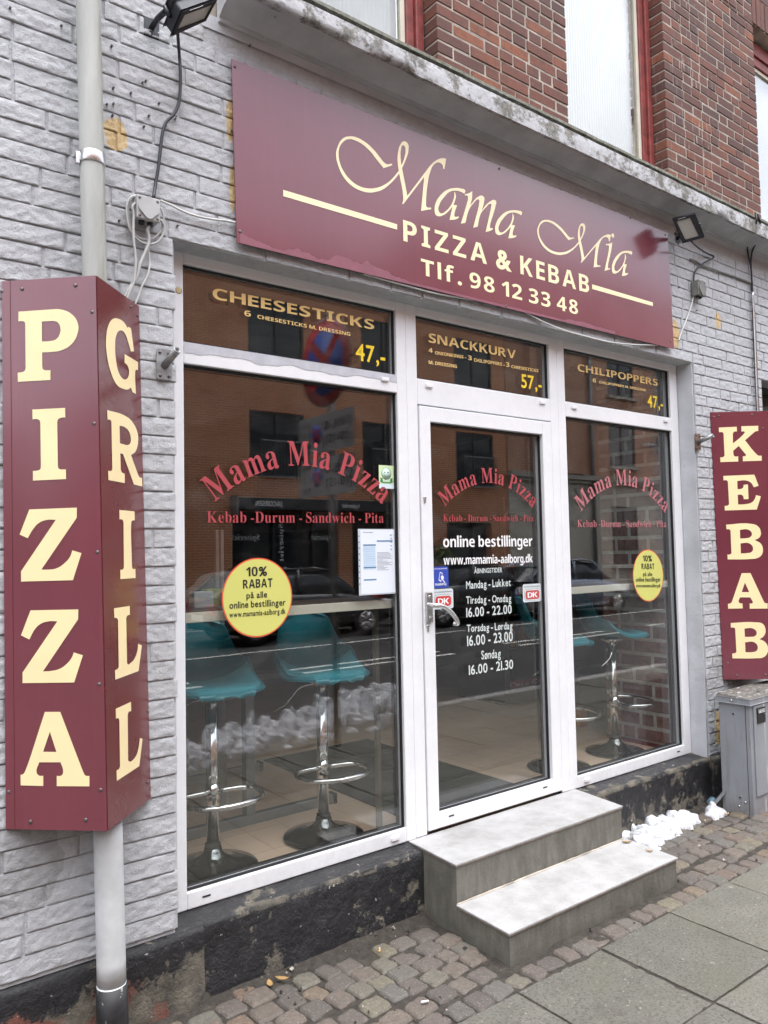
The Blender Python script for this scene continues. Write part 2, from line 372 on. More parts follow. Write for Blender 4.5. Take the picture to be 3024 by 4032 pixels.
def glass():
    t = NT('window glass'); t.n.remove(t.b); out = [q for q in t.n if q.type == 'OUTPUT_MATERIAL'][0]
    bp = t.node('ShaderNodeBump'); bp.inputs['Strength'].default_value = .018; bp.inputs['Distance'].default_value = .02
    t.con(t.noise(1.3, 1.5), bp.inputs['Height'])
    ge = t.node('ShaderNodeNewGeometry'); dp = t.node('ShaderNodeVectorMath', operation='DOT_PRODUCT'); t.con(ge.outputs['Normal'], dp.inputs[0]); t.con(ge.outputs['Incoming'], dp.inputs[1])
    k = t.math('SUBTRACT', 1, t.math('ABSOLUTE', dp.outputs['Value']))            # Schlick, the same from both sides
    r = t.math('ADD', .043, t.math('MULTIPLY', .957, t.math('POWER', k, 5))); r = t.math('SUBTRACT', 1, t.math('POWER', t.math('SUBTRACT', 1, r), 2.6))
    tr = t.node('ShaderNodeBsdfTransparent'); tr.inputs[0].default_value = (.96, .975, .965, 1)
    gl = t.node('ShaderNodeBsdfGlossy'); gl.inputs['Roughness'].default_value = 0.0; t.con(bp.outputs[0], gl.inputs['Normal'])
    ms = t.node('ShaderNodeMixShader'); t.con(r, ms.inputs[0]); t.con(tr.outputs[0], ms.inputs[1]); t.con(gl.outputs[0], ms.inputs[2]); 
    df = t.node('ShaderNodeBsdfDiffuse'); df.inputs[0].default_value = (.75, .75, .73, 1); m2 = t.node('ShaderNodeMixShader')      # a film of dust and wiped smears
    t.con(t.ramp(t.noise(2.2, 6, .7, (1, 1, 2.2), 1.5), (.50, (.0, .0, .0)), (.85, (.035, .035, .035))), m2.inputs[0]); t.con(ms.outputs[0], m2.inputs[1]); t.con(df.outputs[0], m2.inputs[2]); t.con(m2.outputs[0], out.inputs[0])
    return t.m
M['glass'] = glass()

# ================================================================ THE SHOP BUILDING
shop = thing('shop_building', 'grey painted stone shop front with red brick upper storey and black plinth', 'building', (2.95, 0, 0))
WY = -.10                                    # face of the stone wall; glazing stands 0.1 m behind it
# stone wall of split-face blocks, every block modelled
def stone_wall():
    b = MB(); rng = random.Random(3); mo = -.1014
    holes = lambda z: [(-1.6, 1.147), (4.742, 5.66)] if z < 2.852 else [(-1.6, 9.0)] if z < 3.70 else [(-1.6, 1.27)]
    H = .0695; z0 = 2.854-37*H; row = 0
    while True:
        z = z0+row*H
        if z > 4.05: break
        for (a, c) in holes(z+.02):
            x = a; first = True
            while x < c-.02:
                L = rng.choice((.13, .19, .24, .24, .30, .36, .42)) if not first else rng.uniform(.08, .26)
                if first and a > 1: L = rng.choice((.09, .15, .22))
                first = False; e = min(x+L, c)
                if c-e < .06: e = c
                jl = rng.uniform(0, .008) if x == a and a > 1 else 0
                jr = rng.uniform(-.006, .010) if (e == c and a < 0 and c < 2) else 0
                x0, x1, za, zb = x+.005+jl, e-.006+jr, z+.0018+rng.uniform(0, .0010), z+H-.0012
                nx, nz = max(4, int((x1-x0)/.0062)), 12
                tz = np.concatenate(([0, .02, .06], np.linspace(.14, .9, nz-5), [.965, 1.]))
                X, Z = np.meshgrid(np.linspace(x0, x1, nx), za+(zb-za)*tz)
                X = X+.003*(fbm(np.stack((Z.ravel()*9, X.ravel()*0+row, X.ravel()*0+x0*7), 1), 3, 2, 7)-.5).reshape(X.shape)
                P = np.stack((X.ravel(), np.zeros(X.size), Z.ravel()), 1)
                h = fbm(P*np.array([.8, 1, 1.25]), 48, 4, 11, .72)-.5; h2 = fbm(P, 7, 2, 5)-.5
                ed = np.minimum(np.minimum(X-x0, x1-X)/.009, np.minimum((Z-za)/.0022, (zb-Z)/.007)).clip(0, 1).ravel()
                under = np.tile((1-tz)[:, None], (1, nx)).ravel()
                d = .0075+(.0015+.0025*under+.012*h+.003*h2)*ed**.7+rng.uniform(-.0008, .0012)
                Y = (WY+.003-d).reshape(X.shape); Y = np.minimum(Y, mo-.0007)
                b.grid(np.stack((X, Y, Z), 2), 0, True)
                f = lambda i, j: (X[j, i], Y[j, i], Z[j, i]); rim = [f(i, 0) for i in range(nx)]+[f(nx-1, j) for j in range(1, nz)]+[f(i, nz-1) for i in range(nx-2, -1, -1)]+[f(0, j) for j in range(nz-2, 0, -1)]
                q = len(rim); back = [(p[0], mo+.012, p[2]) for p in rim]
                b.add(rim+back, [(i, (i+1) % q, (i+1) % q+q, i+q) for i in range(q)])
                x = e
        row += 1
    # the jointing behind the blocks
    for x0, x1, a, c in ((-1.6, 1.135, .27, 2.852), (4.75, 5.655, .27, 2.852), (-1.6, 9, 2.852, 3.757), (-1.6, 1.25, 3.757, 4.05)):
        b.box(x0, x1, mo, .02, a, c)
    return b.build('stone_wall', M['stone'], shop)
stone_wall()
M['fixing'] = mat('old fixing', (.16, .15, .15), .6)
for px, py in ((40, 30), (242, 100), (440, 180), (421, 410), (447, 408), (562, 324), (575, 317), (447, 345), (516, 365), (587, 455), (627, 405), (568, 497), (691, 467), (444, 453), (915, 513), (700, 888), (470, 868), (2744, 1222), (2800, 1250), (985, 178), (2675, 1130)):
    p = PY(-.115).at(px, py); f = MB(); f.lathe([(.0042, -.008), (.0042, .004), (.002, .006)], p, (0, -1, 0), 8); f.build('wall_fixing', M['fixing'], shop)
b = MB(); b.box(-1.6, 9, -.088, .31, 3.70, 3.934); b.box(-1.6, 9, .06, .31, 2.96, 3.70); b.build('leak_backing', M['mortar'], shop)  # unseen backing boxes added to stop light leaking in behind the cornice
# plastered reveals, lintel soffit and the parged strip under the cornice
b = MB()
def plaster_patch(b, P, amp=.003, seed=4):
    q = P.reshape(-1, 3); n = (fbm(q, 9, 5, seed)-.5)*2*amp; return q, n
X, Z = np.meshgrid(np.linspace(1.26, 9, 220), np.linspace(3.752, 3.81, 5)); P = np.stack((X, np.zeros_like(X), Z), 2)
P[..., 1] = -.1065+((fbm(P.reshape(-1, 3), 6, 5, 4)-.5)*.008).reshape(X.shape); b.grid(P)
Y, Z = np.meshgrid(np.linspace(.05, -.103, 12), np.linspace(.275, 2.90, 90)); P = np.stack((np.zeros_like(Y), Y, Z), 2)
e = ((fbm(P.reshape(-1, 3), 12, 5, 8)-.5)*.008).reshape(Y.shape); P[..., 0] = 4.720+e; P[..., 1] -= np.where(np.arange(12) == 11, .006, 0)*((fbm(P.reshape(-1, 3), 30, 3, 2)).reshape(Y.shape))
b.grid(P)
cor = P[:, -1]; back = cor.copy(); back[:, 0] += .03; back[:, 1] = -.094
b.grid(np.stack((cor, back), 1))
b.box(1.13, 1.149, -.09, .05, .28, 2.85)
X, Y = np.meshgrid(np.linspace(1.15, 4.76, 120), np.linspace(-.101, .06, 8)); P = np.stack((X, Y, np.zeros_like(X)), 2)
P[..., 2] = 2.852+.048*((Y+.10)/.10).clip(0, 1)+((fbm(P.reshape(-1, 3), 9, 5, 3)-.5)*.008).reshape(X.shape); b.grid(P)
b.build('plaster_reveal', M['plaster'], shop)
# cornice: moulded ledge with broken edges
groups = [[(-.10, 3.792), (-.119, 3.792)], [(-.119, 3.792), (-.121, 3.802), (-.121, 3.809)], [(-.121, 3.809), (-.130, 3.812), (-.145, 3.823), (-.17, 3.833), (-.20, 3.838), (-.235, 3.838), (-.266, 3.836)], [(-.266, 3.836), (-.270, 3.806)],
          [(-.270, 3.806), (-.282, 3.803), (-.296, 3.800)], [(-.296, 3.800), (-.297, 3.82), (-.298, 3.845), (-.298, 3.87), (-.297, 3.892)], [(-.297, 3.892), (-.279, 3.897)], [(-.279, 3.897), (-.277, 3.908)], [(-.277, 3.908), (-.296, 3.912)], [(-.296, 3.912), (-.293, 3.930)], [(-.293, 3.930), (-.20, 3.945), (-.10, 3.962)]]
xs = np.linspace(1.335, 9, 620); b = MB()
for gi, prof in enumerate(groups):
    P = np.zeros((len(prof), len(xs), 3))
    for j, (y, z) in enumerate(prof): P[j, :, 0] = xs; P[j, :, 1] = y; P[j, :, 2] = z
    q = P.reshape(-1, 3); base = q*np.array([1, .25, .25]); n = fbm(base, 9, 4, 21)-.5; n3 = fbm(q, 26, 4, 23, .6)-.5; n2 = fbm(base, 2.3, 4, 31); chip = np.clip(n2-.56, 0, 1)
    fr = q[:, 1] < -.25; lowb = fr & (q[:, 2] < 3.815)
    q[:, 1] += n3*.006+np.where(fr, n*.006+chip*.10*lowb, 0); q[:, 2] += n*.005+n3*.004+np.where(lowb, chip*.16, 0)+np.where(fr & (q[:, 2] > 3.89), n*.006, 0)
    b.grid(q.reshape(P.shape))
ends = [(1.335, *p) for g in groups for p in g[:-1]]+[(1.335, -.10, 3.962)]; b.add(ends, [tuple(range(len(ends)))]); b.build('cornice', M['cornice'], shop)
# plinth, battered and uneven
b = MB()
def plinth_run(x0, x1, top, yf, ledge):
    n = max(4, int((x1-x0)/.018)); prof = [(yf-.004, -.03), (yf-.002, .03), (yf, .07), (yf, .12), (yf, .17), (yf, .22), (yf, top-.02), (yf+.004, top-.006), (yf+.014, top), (yf+.03, top+.001)]
    if ledge: prof += [(-.04, top+.006), (.0, top+.010), (.05, top+.012)]
    else: prof += [(WY+.01, top+.002)]
    xs = np.linspace(x0, x1, n); P = np.zeros((len(prof), n, 3))
    for j, (y, z) in enumerate(prof): P[j, :, 0] = xs; P[j, :, 1] = y; P[j, :, 2] = z
    q = P.reshape(-1, 3); a = fbm(q, 5, 5, 41)-.5; c = fbm(q, 22, 3, 43)-.5
    q[:, 1] += (a*.026+c*.012)*(q[:, 2] < top-.003); q[:, 2] += (c*.006)*(q[:, 2] > .1)
    P = q.reshape(P.shape); b.grid(P)
    for e in (0, n-1):
        r = P[:, e]; b.add(np.vstack((r, [[r[0, 0], .05, r[-1, 2]], [r[0, 0], .05, -.03]])), [tuple(range(len(prof)+2))])
for run in ((-1.6, 1.238, .266, -.126, False), (1.10, 2.34, .274, -.108, True), (3.44, 4.765, .274, -.108, True), (4.766, 5.66, .268, -.122, False)):
    b = MB(); plinth_run(*run); b.build('plinth', M['plinth'], shop)
# red brick upper storey, brick by brick
b = MB(); rng = random.Random(12)
def brick_field(x0, x1, z0, z1, y, d=.11, c=.0667, bw=.228, off=0, gap=.0055):
    b.box(x0+.004, x1-.004, y+.0035, y+d+.02, z0, z1, 1)
    r = 0; z = z0
    while z < z1-.02:
        x = x0; k = (r+off) % 2
        first = True
        while x < x1-.012:
            L = bw if rng.random() < .52 else .108
            if first: L = .108 if k else bw; first = False
            e = x+L
            if x1-e < .07: e = x1
            g = gap
            j = lambda s: rng.uniform(-s, s)
            ya = y+j(.0025); za, zb = z+g+j(.0015), min(z+c, z1)-g+j(.0015)
            a0 = x if x == x0 else x+g+j(.002); a1 = e if e == x1 else e-g+j(.002)
            t = min(.99, max(.02, rng.gauss(.42, .2))) if rng.random() > .07 else rng.uniform(.8, 1)
            b.box(a0, a1, ya, y+d, za, zb, 0, t); x = e
        z += c; r += 1
Z0 = 3.935
brick_field(-1.6, 1.525, Z0, 7.6, WY); brick_field(2.534, 3.542, Z0, 5.635, WY); brick_field(4.553, 5.784, Z0, 5.635, WY, off=1); brick_field(6.80, 9.0, Z0, 5.635, WY)
for x in (1.525, 3.542, 5.784):               # soldier course over each window
    w = 1.012; k = 0; xx = x
    b.box(x+.002, x+w-.002, WY+.008, .02, 5.635, 5.868, 1)
    while xx < x+w-.03:
        b.box(xx+.004, min(xx+.0667, x+w)-.005, WY+rng.uniform(-.002, .002), .01, 5.638, 5.862, 0, rng.uniform(.2, .8)); xx += .0667
brick_field(1.525, 9.0, 5.868, 7.6, WY+.001)
for (a, c) in ((2.534, 3.542), (4.553, 5.784), (6.8, 9)): brick_field(a, c, 5.635, 5.868, WY)
b.box(-1.6, 9, .02, .30, 5.64, 7.6, 1)
b.build('brick_wall', [M['brick'], M['mortar']], shop, bevel=.003, seg=1)
# upper windows
def upper_window(x0, x1, lab):
    z0, z1 = 3.945, 5.632; f = MB()
    for s in (0, 1):                        # mortar fillet, outer jamb, inner jamb
        a = lambda u, w: (x1-w, x1-u) if s else (x0+u, x0+w)
        f.box(*a(.014, .062), -.012, .05, z0, z1, 0); f.box(*a(.062, .112), .006, .05, z0, z1, 0); f.box(*a(.0, .014), .002, .05, z0, z1, 1)
    f.box(x0+.112, x1-.112, .004, .05, z1-.20, z1-.13, 0); f.box(x0+.112, x1-.112, -.010, .05, z1-.13, z1-.02, 0); f.box(x0+.112, x1-.112, .0, .05, z0, z0+.03, 0)
    o = f.build('upper_window', [M['redwood'], M['mortar']], shop, bevel=.005); o['label'] = lab
    g = MB(); xa, xb, za, zb = x0+.112, x1-.112, z0+.03, z1-.20
    for u in ((xa, xa+.03, za, zb), (xb-.03, xb, za, zb), (xa+.03, xb-.03, za, za+.03), (xa+.03, xb-.03, zb-.03, zb)): g.box(u[0], u[1], .018, .048, u[2], u[3])
    g.build('sash', M['cream'], o, bevel=.003)
    p = MB(); p.box(xa+.03, xb-.03, .032, .036, za+.03, zb-.03); p.build('window_pane', M['glass'], o)
    w = MB(); n = int((xb-xa-.06)/.006); X = np.linspace(xa+.03, xb-.045, n); Y = .075+.0045*np.abs(np.cos(np.arange(n)*math.pi/4))
    P = np.zeros((2, n, 3)); P[:, :, 0] = X; P[:, :, 1] = Y; P[0, :, 2] = za+.01; P[1, :, 2] = zb; w.grid(P); w.box(xa, xb, .09, .094, za, zb)
    w.build('blind', M['blind'], o)
upper_window(1.525, 2.534, 'upper window above the left half of the sign'); upper_window(3.542, 4.553, 'upper window between the two brick piers'); upper_window(5.784, 6.796, 'upper window at the right edge of the photo')

# ---- glazing: frame bars, panes, gaskets
GY0, GY1 = .030, .052
def pane(parent, x0, x1, z0, z1):
    p = MB(); p.box(x0-.006, x1+.006, GY0, GY1, z0-.006, z1+.006); p.build('window_pane', M['glass'], parent)
    g = MB(); w = .007                       # rubber seal round the pane, set back from the frame's face
    for u in ((x0, x0+w, z0, z1), (x1-w, x1, z0, z1), (x0+w, x1-w, z0, z0+w), (x0+w, x1-w, z1-w, z1)): g.box(u[0], u[1], .016, GY0-.0005, u[2], u[3])
    for u in ((x0, x0+.012, z0, z1), (x1-.012, x1, z0, z1), (x0+.012, x1-.012, z0, z0+.012), (x0+.012, x1-.012, z1-.012, z1)): g.box(u[0], u[1], GY1+.0005, GY1+.012, u[2], u[3])
    g.build('gasket', M['gasket'], parent)
def bar(f, x0, x1, z0, z1, y0=0., y1=.075): f.box(x0, x1, y0, y1, z0, z1)
def caps(parent, pts, slots=()):
    for x, z in pts:
        c = MB(); c.box(x-.022, x+.022, -.010, .0, z-.009, z+.009); c.build('vent_cap', M['pvc'], parent, bevel=.003)
    for x, z in slots:
        c = MB(); c.box(x-.017, x+.017, -.0012, .001, z-.0035, z+.0035); c.build('drain_slot', M['dark'], parent)
PG = PY(GY0); PF = PY(0.)
def xz(px, py): p = PF.at(px, py); return p[0], p[2]
e = 1/1.659
# left window
f = MB(); bar(f, 1.152, 1.226, .287, 2.905); bar(f, 2.307, 2.3655, .287, 2.905); bar(f, 1.226, 2.307, .287, .351); bar(f, 1.226, 2.307, 2.406, 2.494); bar(f, 1.226, 2.307, 2.81, 2.905)
WL = f.build('shop_window', M['pvc'], shop, bevel=.004); WL['label'] = 'large left shop window with the CHEESESTICKS offer in its fanlight'
pane(WL, 1.226, 2.307, .351, 2.406); pane(WL, 1.226, 2.307, 2.494, 2.81)
caps(WL, [xz(700+1350*e, 1000+820*e), xz(700+1418*e, 2700+998*e)], [xz(700+158*e, 1000+628*e), xz(700+188*e, 2700+1373*e)])
# torn grey film left on the transom: a ragged strip
n = 90; xs = np.linspace(1.228, 2.305, n); top = np.full(n, 2.492); r = fbm(np.stack((xs, xs*0, xs*0), 1), 14, 5, 9); low = 2.492-.020-.035*r
b = MB(); P = np.zeros((2, n, 3)); P[:, :, 0] = xs; P[:, :, 1] = -.0015; P[0, :, 2] = low; P[1, :, 2] = top; b.grid(P[::1], 0, False); b.build('torn_film', M['grey_tape'], WL)
# right window
f = MB(); bar(f, 3.487, 3.553, .287, 2.905); bar(f, 4.631, 4.714, .287, 2.905); bar(f, 3.553, 4.631, .287, .351); bar(f, 3.553, 4.631, 2.406, 2.494); bar(f, 3.553, 4.631, 2.81, 2.905)
WR = f.build('shop_window', M['pvc'], shop, bevel=.004); WR['label'] = 'right shop window with the CHILIPOPPERS offer in its fanlight'
pane(WR, 3.553, 4.631, .351, 2.406); pane(WR, 3.553, 4.631, 2.494, 2.81)
k2 = 1/1.843; k3 = 1/2.074; k4 = 1/2.765
caps(WR, [xz(2200+163*k4, 1350+705*k4), xz(2200+1160*k4, 1350+850*k4), xz(2224+178*k3, 2600+978*k3)], [xz(2224+928*k3, 2600+745*k3)])
# door with its frame and fanlight
f = MB(); bar(f, 2.3665, 2.434, .289, 2.905); bar(f, 3.420, 3.486, .289, 2.905); bar(f, 2.434, 3.420, 2.81, 2.905); bar(f, 2.434, 3.420, 2.365, 2.493); f.box(2.434, 3.42, .02, .09, .289, .301)
DF = f.build('door_frame', M['pvc'], shop, bevel=.004); pane(DF, 2.434, 3.420, 2.493, 2.81)
caps(DF, [xz(1600+182*k3, 1200+663*k3), xz(1600+1108*k3, 1200+800*k3)])
f = MB(); y = -.006; bar(f, 2.440, 2.509, .305, 2.358, y); bar(f, 3.339, 3.414, .305, 2.358, y); bar(f, 2.509, 3.339, .305, .377, y); bar(f, 2.509, 3.339, 2.282, 2.358, y)
DO = f.build('door', M['pvc'], shop, bevel=.004); pane(DO, 2.509, 3.339, .377, 2.282)
for x, z in (xz(1600+455*.4, 3150), ): pass
for px, py in ((1500+455*e, 2900+515*e), (1500+1067*e, 2900+330*e)):
    x, z = xz(px, py); c = MB(); c.box(x-.017, x+.017, y-.0012, y+.001, z-.0035, z+.0035); c.build('drain_slot', M['dark'], DO)
b = MB(); x, z = xz(1600+172*k3, 2000+810*k3); b.box(x-.018, x+.018, y-.014, y, z-.072, z+.072)
for dz in (-.05, .052): b.lathe([(.007, 0), (.007, .002), (.003, .003)], (x, y-.014, z+dz), (0, -1, 0), 10)
hp = b.build('handle_plate', M['steel'], DO, bevel=.004)
b = MB(); z += .01; b.tube(smooth_path([(x, y-.012, z), (x, y-.045, z), (x+.012, y-.060, z-.001), (x+.05, y-.064, z-.010), (x+.10, y-.062, z-.045), (x+.135, y-.058, z-.085), (x+.142, y-.052, z-.098), (x+.128, y-.036, z-.097)], 5), [.012]*6+[.0115]*20+[.0105]*10, 10)
b.build('handle', M['steel'], DO)
for px, py in ((1600+168*k3, 2000+978*k3), (1600+142*k3, 1200+1590*k3)):
    x, z = xz(px, py); b = MB(); b.lathe([(.0085, 0), (.0085, .004), (.007, .006)], (x, y, z+.008), (0, -1, 0), 14); b.box(x-.0045, x+.0045, y-.005, y, z-.016, z+.002); b.lathe([(.003, 0), (.003, .0065)], (x, y, z+.009), (0, -1, 0), 8, 1)
    b.build('lock_cylinder', [M['steel'], M['dark']], DO)
# damaged corner pieces
b = MB(); x, z = xz(700+0*e-6, 1000+220*e); x = 1.206
for i, (cx, cz, r) in enumerate(((1.207, PF.at(715*1.0-20, 1142)[2], .015),)):
    b.lathe([(r, 0), (r*.6, .0012)], (cx, 0, cz), (0, -1, 0), 9)
b.build('filler_patch', mat('yellow filler', (.62, .5, .28), .8), WL)
# ================================================================ SIGNS
def sign_m(name, c, rough=.22):
    t = NT(name); n = t.noise(2.5, 4); c = np.array(c)
    q = t.mix(t.ramp(t.noise(30, 7, .75, (1, 1, .5)), (.68, (0, 0, 0)), (.74, (.5, .5, .5))), t.ramp(n, (.3, tuple(c*.92)), (.7, tuple(c*1.1))), tuple(c*1.7+.02))
    q = t.mix(t.ramp(t.noise(1, 5, .65, (34, 34, 1.6)), (.52, (0, 0, 0)), (.8, (.10, .10, .10))), q, tuple(c*1.5+.03))
    t.base(q); t.set(rough=t.math('ADD', rough-.03, t.math('MULTIPLY', t.noise(5, 5), .10)), ior=1.55, coat=.65, coatr=.13); t.bump(t.noise(1.8, 2), .06, .02); return t.m
M['sign'] = sign_m('burgundy sign paint', (.165, .033, .050)); M['sign_side'] = sign_m('sign paint less sky sheen', (.135, .015, .017), .26)  # side panel's weaker sky reflection is put into its darker, redder colour
M['letter'] = mat('cream vinyl letters', (.93, .77, .44), .38, var=.03, coat=.2)
M['letter2'] = mat('pale cream letters', (.95, .82, .52), .38, var=.03, coat=.2)
M['screw'] = mat('rusty screw', (.16, .14, .14), .45, .6)
def panel(b, q, t=.006):
    q = np.array(q, float); pl = plane3(q[0], q[1], q[2]); b.prism(q, -pl.n*t); return pl
def screws(parent, pl, pts):
    for p in pts:
        s = MB(); c = pl.at(*p); s.lathe([(.0065, 0), (.0065, .002), (.003, .0035)], c, pl.n, 10); s.build('screw', M['screw'], parent)
# main board
PS = plane3(PY(-.128).at(912, 231), PY(-.134).at(933, 954), PY(-.134).at(2654, 1373.6))
q = [PS.at(912, 231), PS.at(2628.6, 916), PS.at(2654, 1373.6), PS.at(933, 954)]
c0 = (q[0]+q[1]+q[2]+q[3])/4
main = thing('name_sign', 'long burgundy board over the windows lettered Mama Mia Pizza & Kebab', 'sign', (c0[0], -.11, q[3][2]))
b = MB(); N = (70, 14); P = np.zeros((N[1], N[0], 3))     # slightly bowed sheet
for j, v in enumerate(np.linspace(0, 1, N[1])):
    for i, u in enumerate(np.linspace(0, 1, N[0])):
        P[j, i] = (q[3]*(1-u)+q[2]*u)*(1-v)+(q[0]*(1-u)+q[1]*u)*v
B2 = P-PS.n*.006; b.grid(P); b.grid(B2[:, ::-1])
rim = lambda A: np.vstack((A[0], A[1:, -1], A[-1, -2::-1], A[-2:0:-1, 0])); r1, r2 = rim(P), rim(B2); n = len(r1)
b.add(np.vstack((r1, r2)), [(i, (i+1) % n, (i+1) % n+n, i+n) for i in range(n)])
b.build('board', M['sign'], main)
cF = crop(1300, 500, 500/1659); cG = crop(1680, 700, 400/1659); cH = crop(2080, 800, 440/1659); c2 = crop(1250, 450, 1400/1659); c1 = crop(900, 0, 1000/1659)
TM = ["800,480 812,500 695,540 600,420* 520,320* 420,230* 330,180* 245,160* 170,195* 120,270* 108,360* 125,470* 180,590* 260,690* 360,765* 470,800* 580,800* 690,765* 790,695* 893,575 878,440* 885,330* 910,240* 965,187* 1010,215* 1022,290* 1000,390* 937,540 1007,900 1225,612 1330,480* 1410,425* 1470,408* 1515,418 1490,553 1472,545 1465,500* 1430,468* 1390,468* 1340,510* 1305,590* 1285,660* 1250,1000* 1255,1040* 1280,1055* 1310,1052 1320,1075 1185,1098 1225,655 950,1012 938,995 950,970* 950,900* 900,610 860,660* 780,745* 680,820* 590,850* 510,858* 400,835* 280,770* 170,650* 100,500* 75,370* 95,260* 160,155* 250,123* 350,140* 450,195* 540,270* 700,465 735,487*",
      "948,240* 975,265* 982,320* 965,410* 930,505 918,400* 922,300*"]
TA = ["628,215* 612,262 540,225* 450,212* 370,232* 280,320* 210,430* 190,530* 215,575* 250,582* 300,555* 380,470* 430,370* 448,290* 445,235 455,232 475,290* 470,340* 435,445 494,450 450,600* 455,632* 480,640* 515,630 522,655 470,680* 370,690 418,475 330,570* 260,615* 190,630* 145,605* 125,520* 145,410* 220,290* 330,200* 460,168* 560,178* 620,198*"]
TMM = ["620,268 680,255* 742,222 738,330* 708,455 790,350* 850,305* 900,293* 935,320* 935,390* 898,535 970,440* 1040,385* 1100,362* 1132,385* 1125,450* 1030,790* 1035,822* 1070,820 1078,840 1040,865* 960,885 1050,470* 1052,435* 1030,428* 960,490* 880,590* 830,800 757,818 855,400* 850,360* 830,355* 760,420* 690,520* 630,738 556,750 672,320* 660,295* 625,292"]
TI = ["1150,610 1190,605* 1243,585 1240,640* 1180,940* 1185,968* 1210,962 1215,980 1130,1007 1195,660* 1190,632* 1155,628", "1252,450* 1273,482* 1252,514* 1231,482*"]
UX = np.cross((0, 0, 1), PS.n); UX /= np.linalg.norm(UX)
def box_on(cr, x0, x1, y0, y1, xy0=None):   # plane box from a crop's extreme points
    L, R = PS.at(*cr(*x0))-PS.p0, PS.at(*cr(*x1))-PS.p0; T, Bm = PS.at(*cr(*y0))-PS.p0, PS.at(*cr(*y1))-PS.p0
    return (L @ UX, R @ UX, Bm[2], T[2])
b = MB(); O = .0012
for loops, cr, fit in ((TM, cF, None), (TA, cG, None), (TMM, cG, None), (TA, cG, box_on(cG, (1115, 870), (1555, 550), (1420, 510), (1370, 1003))),
                       (TM, cH, box_on(cH, (125, 300), (1220, 330), (265, 98), (978, 958))), (TI, cH, None), (TA, cH, box_on(cH, (1237, 960), (1540, 710), (1440, 688), (1400, 1087)))):
    # letters of one shape and one material make up the scripted name
    put_trace(b, loops, cr, PS, O, fit)
b.build('script_lettering', M['letter2'], main)
b = MB(); put_text(b, 'PIZZA & KEBAB', c2(401, 590), c2(1268, 835), c2(401, 493), PS, 'bold', gap=.17, space=.22, off=O); b.build('lettering', M['letter2'], main)
b = MB(); put_text(b, 'Tlf. 98 12 33 48', c2(484, 748), c2(1216, 935), c2(481, 672), PS, 'bold', gap=.15, space=.2, off=O); b.build('lettering', M['letter2'], main)
for pts in (((357, 1240), (1101, 1465), (1101, 1500), (357, 1281)),):
    b = MB(); b.add([PS.at(*c1(*p), O) for p in pts], [(0, 1, 2, 3)]); b.build('underline', M['letter2'], main)
b = MB(); b.add([PS.at(*c2(*p), O) for p in ((1281, 793), (1565, 878), (1565, 895), (1282, 815))], [(0, 1, 2, 3)]); b.build('underline', M['letter2'], main)
b = MB(); us = np.linspace(.004, .80, 260); P = np.zeros((2, 260, 3)); hh = .012+.16*np.clip(fbm(np.stack((us*9, us*0, us*0), 1), 1.6, 5, 12, .62)-.44, 0, 1)*np.clip((.9-us)*1.3, .2, 1)
for i, u in enumerate(us): P[0, i] = q[3]*(1-u)+q[2]*u+PS.n*.0007; P[1, i] = P[0, i]+np.array([0, 0, hh[i]])
M['peel'] = mat('weathered sign film', (.245, .085, .115), .6, var=.12, vs=14); b.grid(P, 0, False); b.build('peeled_edge', M['peel'], main)
screws(main, PS, [(925, 262), (945, 911), (2620, 925), (2642, 1343), c2(848, 255), c2(880, 893), c2(1460, 484)])
# corner signs: two panels meeting at a projecting edge
k5 = 600/1659
A1, A2, A3, A4 = crop(0, 1150, k5), crop(0, 1950, k5), crop(0, 2700, 600/952), None
D1, D2 = crop(2724, 1600, 300/635), crop(2724, 2150, 300/635)
def corner_sign(name, label, Lt, Lb, At, Ab, Rt, Rb):
    t = thing(name, label, 'sign', (At[0], -.1, Ab[2]))
    q1 = plane3(Lt, At, Ab); q2 = plane3(At, Rt, Ab)          # keep both panels flat
    Lb = Lb-q1.n*((Lb-q1.p0) @ q1.n); Rb = Rb-q2.n*((Rb-q2.p0) @ q2.n)
    a = MB(); p1 = panel(a, (Lt, At, Ab, Lb)); a.build('front_panel', M['sign'], t, bevel=.0012, seg=1)
    c = MB(); p2 = panel(c, (At+np.array([.004, .001, 0]), Rt, Rb, Ab+np.array([.004, .001, 0]))); c.build('side_panel', M['sign_side'], t, bevel=.0012, seg=1)
    g = MB(); w = .085; T_, B_ = Lt*(1-w)+At*w, Lb*(1-w)+Ab*w; g.prism([Lt+q1.n*.0006, T_+q1.n*.0006, B_+q1.n*.0006, Lb+q1.n*.0006], q1.n*.0012); g.build('edge_flange', M['sign'], t, bevel=.0008, seg=1)
    w2 = .055; T2, B2_ = At*(1-w2)+Lt*w2, Ab*(1-w2)+Lb*w2; g = MB(); g.prism([T2+q1.n*.0006, At+q1.n*.0006, Ab+q1.n*.0006, B2_+q1.n*.0006], q1.n*.0010); g.build('edge_flange', M['sign'], t, bevel=.0008, seg=1)
    for z in (Lt[2]-.05, Ab[2]+.05):
        d = MB(); d.prism([(Lt[0]+.07, -.1, z), (At[0]+.01, At[1]+.07, z), (Rt[0]-.07, -.1, z)], (0, 0, .004)); d.build('bracket', M['steel'], t)
    return t, p1, p2
v = lambda *a: np.array(a, float)
pz, p1, p2 = corner_sign('corner_sign', 'projecting burgundy corner sign round the drainpipe, lettered PIZZA and GRILL', v(.543, -.117, 2.565), v(.562, -.117, .775), v(.779, -.342, 2.565), v(.811, -.349, .775), v(1.0055, -.112, 2.565), v(1.0365, -.112, .775))
b = MB()
